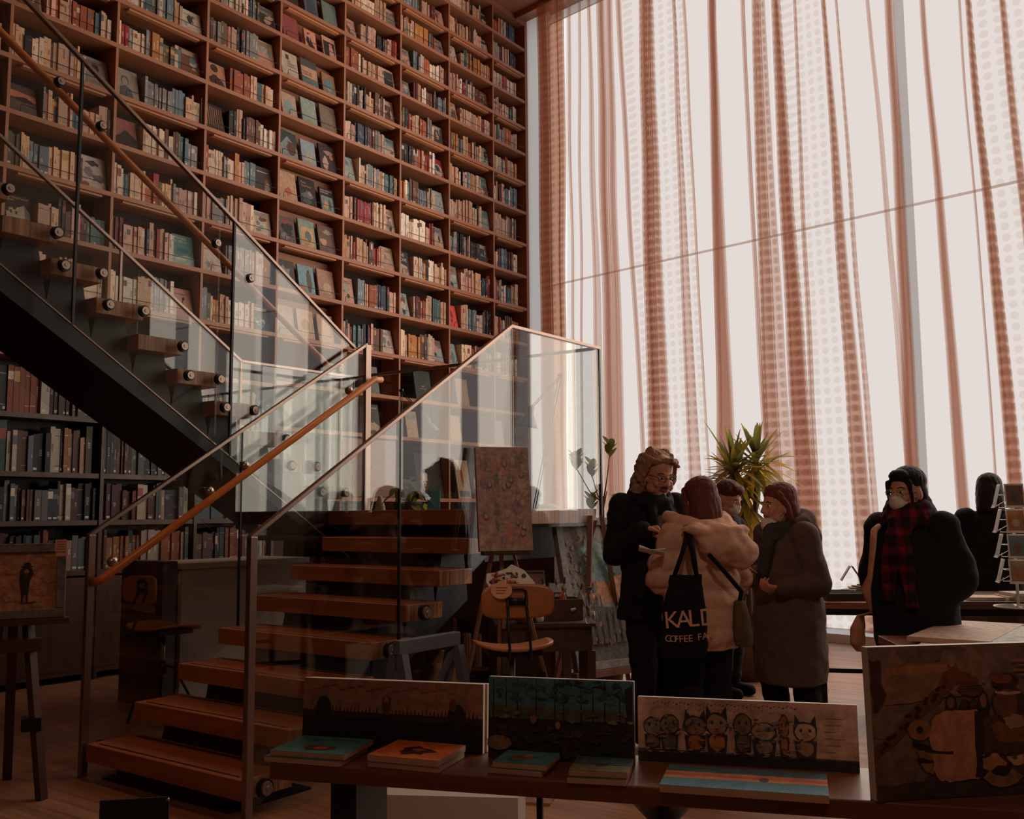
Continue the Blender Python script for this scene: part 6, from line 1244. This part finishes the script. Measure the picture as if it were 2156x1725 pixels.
hair_mesh(wt_, M4, lambda b: bob(b, .15), srgb(104, 56, 44), .007, .004, 7)
# tote bag hanging from her left shoulder
R_w = Matrix.Rotation(wt_.rotation_euler[2], 4, 'Z'); 
tb = PD(1442, 1388, 5.17); tote = thing('tote_bag', tb, 'black cloth tote with white lettering hanging from the cream jacket', 'bag', atan2(rh.y, rh.x))
pxm = 5.17/FPX
b = MB(srgb(22, 20, 21)); b.loft([((0, 0, .005), .125, .035), ((0, 0, .08), .132, .045), ((0.004, 0, .25), .118, .04), ((.012, .0, .40), .095, .028), ((.015, .0, .44), .088, .018)], 20); remeshed(b, 'bag_body', 'cloth', tote, .01, 2, amp=.01, nscale=9, seed=8)
b = MB(srgb(22, 20, 21)); sh_ = PD(1452, 1118, 5.30)-tb; rz_i = Matrix.Rotation(-tote.rotation_euler[2], 3, 'Z'); sh_ = rz_i @ sh_
b.tube([(.075, 0, .42), (.055, -.02, .55), sh_+V((0, -.01, -.05)), sh_+V((0, .06, .02))], [.012, .016, .02, .02], 8); b.tube([(-.05, 0, .42), (.0, -.02, .56), sh_+V((-.02, -.005, -.04)), sh_+V((-.01, .06, .02))], [.012, .012, .014, .014], 8); b.build('strap', 'cloth', tote, True)
b = MB(srgb(214, 160, 130))
def arc_text(b, txt, size, x0, z0, rise, step, y):
    for i, chx in enumerate(txt):
        if chx == ' ': continue
        vs, fs = text_polys(chx, 1.0); x = x0+step*i; ang = rise*(i-len(txt)/2)*.06; z = z0+rise*.0035*(i-(len(txt)-1)/2)**2+.07*(x-x0)
        ca, sa = cos(ang+.07), sin(ang+.07); b.add([(x+(p_[0]*ca-p_[1]*sa)*size, y+.06*(x+p_[0]*size)**2*8, z+(p_[0]*sa+p_[1]*ca)*size) for p_ in vs], fs)
arc_text(b, 'KALD', .125, -.112, .165, .0, .062, -.062); arc_text(b, 'COFFEE FAR', .05, -.112, .088, .12, .0245, -.062); b.build('lettering', 'mixed', tote)
sbq = PD(1566, 1362, 5.35); sb2 = thing('shoulder_bag', sbq, 'olive shoulder bag on a dark strap at the right side of the cream jacket', 'bag', atan2(rh.y, rh.x)+.5)
b = MB(srgb(92, 74, 46)); b.loft([((0, 0, .0), .055, .03), ((0, 0, .05), .065, .04), ((-.012, 0, .18), .052, .035), ((-.02, 0, .25), .035, .02)], 16); remeshed(b, 'bag_body', 'cloth', sb2, .009, 2, amp=.006)
b = MB(srgb(30, 26, 25)); e_ = Matrix.Rotation(-sb2.rotation_euler[2], 3, 'Z') @ (PD(1512, 1188, 5.24)-sbq); b.tube([(-.02, 0, .24), (-.03, -.03, .3), e_, e_+V((-.02, .05, .05))], [.012, .014, .014, .012], 8); b.build('strap', 'cloth', sb2, True)
# --- 3. person in a mask between them
arms = [(V((.16, 0, 1.26)), V((.22, -.02, 1.0)), V((.18, .12, .80)), (0, .8, -.4), (-1, 0, 0), 30), (V((-.16, 0, 1.26)), V((-.22, .02, 1.0)), V((-.12, .2, .95)), (.3, .8, 0), (.8, 0, 0), 30)]
pm, M4 = person('masked person with short reddish-brown hair, mostly hidden behind the cream jacket', 1524, 7.5, 42, 1.60, (10, 22, 0), arms, (0, .05), .009)
trousers(pm, 1.60, .9, srgb(34, 30, 32)); coat(pm, [((0, 0, .74), .19, .15), ((0, 0, .95), .18, .14), ((0, 0, 1.2), .18, .13), ((0, 0, 1.32), .14, .10), ((0, 0, 1.36), .08, .08)], arms, srgb(34, 32, 36), seed=9)
hair_mesh(pm, M4, lambda b: (b.ell((0, -.020, .054), (.084, .098, .078)), b.ell((0, .045, .080), (.062, .046, .036)), b.ell((0, -.055, -.02), (.076, .056, .07))), srgb(84, 46, 38), .007, .005, 8)
mask(pm, M4)
# --- 4. woman in the grey hooded coat
arms = [(V((.165, .0, 1.225)), V((.215, .0, .97)), V((.11, .21, .985)), (-.5, .8, .1), (-.4, .1, .9), 40), (V((-.165, .0, 1.225)), V((-.225, -.03, .96)), V((-.16, .18, .93)), (.3, .9, 0), (.5, 0, .8), 40)]
LEG4 = ((.09, .04), (-.10, -.04))
wg, M4 = person('woman in a long grey hooded coat facing left, face mask pulled under her chin', 1653, 5.9, -66, 1.535, (-10, 2, 0), arms, (.0, .05), .007, legs=LEG4)
trousers(wg, 1.535, .8, srgb(22, 20, 21), LEG4, (.095, .085, .07))
GREY = srgb(92, 72, 64)
coat(wg, [((0, 0, .37), .215, .20), ((0, 0, .50), .23, .21), ((0, 0, .78), .225, .20), ((0, 0, 1.0), .205, .175), ((0, 0, 1.16), .19, .145), ((0, -.01, 1.27), .155, .115), ((0, -.01, 1.32), .10, .09)], arms, GREY, ar=(.085, .082, .062), seed=10, amp=.014, nscale=6)
b = MB(GREY); b.tube([(.125*cos(a), -.01-.115*sin(a), 1.305+.02*sin(a)) for a in [-.4+(pi+.8)*i/14 for i in range(15)]], [.035+.025*sin(pi*i/14) for i in range(15)], 12); b.ell((0, -.15, 1.22), (.13, .065, .10)); b.ell((0, -.13, 1.29), (.12, .055, .06)); remeshed(b, 'hood', 'cloth', wg, .011, 2, amp=.01, nscale=9, seed=11)
b = MB(srgb(58, 58, 54))
for k in range(3): b.tube([((.082+.012*k)*cos(a), (.080+.012*k)*sin(a)+.025, 1.30-.03*k-.03*sin(a)) for a in [2*pi*i/18 for i in range(18)]], .034, 10, True)
b.chain([(-.02, .12, 1.26), (-.03, .165, 1.15), (-.02, .185, 1.02)], [.05, .05, .04], 12); remeshed(b, 'scarf', 'cloth', wg, .01, 2, amp=.009, nscale=14)
hair_mesh(wg, M4, lambda b: bob(b, .12, -.004, .086, False), srgb(112, 58, 46), .007, .004, 12)
mask(wg, M4, .052, True)
ob = MB(srgb(206, 140, 96)); ob.box((0, 0, 0), (.11, .16, .006)); o = ob.build('folded_leaflet', 'mixed', loc=PD(1563, 1188, 5.62)); o.rotation_euler = (radians(25), radians(-20), wg.rotation_euler[2]); tag(o, 'orange-tinted leaflet held in front of the grey-coated woman', 'leaflet')
# --- 5. woman in black with the plaid scarf
arms = [(V((.165, .0, 1.275)), V((.235, -.05, 1.02)), V((.14, .06, .88)), (-.6, .1, -.6), (-.6, 0, .4), 40), (V((-.165, .0, 1.275)), V((-.235, -.05, 1.02)), V((-.14, .06, .88)), (.6, .1, -.6), (.6, 0, .4), 40)]
wb, M4 = person('masked woman with a ponytail in black jacket and red plaid scarf', 1917, 5.3, -42, 1.60, (-20, 2, 0), arms, (.0, .04), .007)
trousers(wb, 1.60, .9, srgb(22, 20, 21))
coat(wb, [((0, 0, .60), .20, .17), ((0, 0, .70), .225, .195), ((0, 0, .90), .225, .20), ((0, 0, 1.10), .20, .17), ((0, -.01, 1.23), .17, .14), ((0, -.01, 1.31), .13, .11), ((0, -.01, 1.35), .085, .085)], arms, srgb(27, 26, 26), 'jacket', (.088, .086, .068), seed=13, amp=.014, nscale=6)
b = MB(srgb(29, 27, 27)); b.ell((0, -.165, 1.29), (.15, .07, .07)); b.ell((0, -.19, 1.23), (.12, .055, .07)); remeshed(b, 'hood', 'cloth', wb, .011, 2, amp=.012, seed=14)
def plaid(p):
    u = (p.x*1.0+p.y*.6)+.008*noise.noise(p*12); a = sin(u*72) > .35; c = sin(p.z*66+.5*noise.noise(p*9)) > .3
    w = noise.noise(p*14)*.5+.9; return tuple(v*w for v in (srgb(128, 24, 38) if (a and c) else srgb(78, 20, 30) if (a or c) else srgb(34, 24, 27)))
b = MB(srgb(120, 24, 34))
for k in range(3): b.tube([((.086+.014*k)*cos(a), (.084+.012*k)*sin(a)+.022, 1.40-.035*k-.028*sin(a)+.008*cos(3*a)) for a in [2*pi*i/20 for i in range(20)]], .036, 10, True)
b.loft([((.055, .215, .90), .042, .014), ((.05, .215, 1.05), .046, .02), ((.03, .20, 1.20), .045, .03), ((.02, .135, 1.34), .045, .035)], 14); b.loft([((-.065, .22, .87), .035, .013), ((-.05, .215, 1.05), .038, .018), ((-.03, .20, 1.20), .04, .028), ((-.02, .135, 1.34), .04, .033)], 14)
remeshed(b, 'scarf', 'cloth', wb, .008, 2, plaid, amp=.008, nscale=16)
def pony(b):
    b.ell((0, -.020, .054), (.081, .098, .077)); b.ell((0, -.050, -.01), (.074, .062, .075)); b.ell((0, .046, .078), (.060, .044, .034)); b.ell((0, -.11, -.035), (.03, .028, .03))
    b.chain([(0, -.115, -.04), (.0, -.145, -.10), (.01, -.16, -.17), (.02, -.165, -.23)], [.028, .03, .024, .010], 10)
    for s in (-1, 1): b.chain([(s*.066, .055, .045), (s*.073, .05, -.02), (s*.07, .045, -.075)], [.014, .011, .005], 8)
hair_mesh(wb, M4, pony, srgb(30, 25, 25), .007, .003, 15)
mask(wb, M4); glasses(wb, M4, (.35, .33, .32))
tq = PD(1806, 1372, 5.12); tt = thing('cloth_bag', tq, 'beige cloth shoulder bag of the woman in the plaid scarf', 'bag', atan2(rh.y, rh.x)+.4)
b = MB(srgb(176, 124, 94)); b.loft([((.015, 0, .0), .022, .02), ((0, 0, .04), .048, .032), ((.01, 0, .12), .045, .03), ((.03, 0, .19), .02, .018)], 14); remeshed(b, 'bag_body', 'cloth', tt, .009, 2, amp=.008)
Ri = Matrix.Rotation(-tt.rotation_euler[2], 3, 'Z'); q_ = lambda px, py, d: Ri @ (PD(px, py, d)-tq)
b = MB(srgb(176, 124, 90)); b.tube([(.03, 0, .18), q_(1834, 1290, 4.98), q_(1823, 1240, 4.98), q_(1832, 1212, 4.98), q_(1838, 1150, 5.0), q_(1840, 1118, 5.08), q_(1850, 1108, 5.2)], [.008, .006, .024, .013, .016, .017, .014], 8); b.build('strap', 'cloth', tt, True)
# --- 6. person behind the postcard rack
arms = [(V((.175, 0, 1.30)), V((.25, .06, 1.03)), V((.12, .26, 1.02)), (-.4, .8, 0), (0, 0, -1), 40), (V((-.175, 0, 1.30)), V((-.26, .06, 1.03)), V((-.12, .26, 1.02)), (.4, .8, 0), (0, 0, -1), 40)]
pf, M4 = person('dark-haired person in a black coat behind the postcard rack, back turned', 2086, 7.45, 155, 1.635, (0, 14, 0), arms, (0, .04), .009)
trousers(pf, 1.605, .9, srgb(24, 22, 23)); coat(pf, [((0, 0, .60), .20, .16), ((0, 0, .9), .20, .16), ((0, 0, 1.15), .195, .145), ((0, 0, 1.30), .16, .12), ((0, 0, 1.37), .09, .085)], arms, srgb(30, 27, 28), ar=(.085, .08, .06), seed=16)
hair_mesh(pf, M4, lambda b: bob(b, .17), srgb(44, 32, 30), .008, .004, 17)
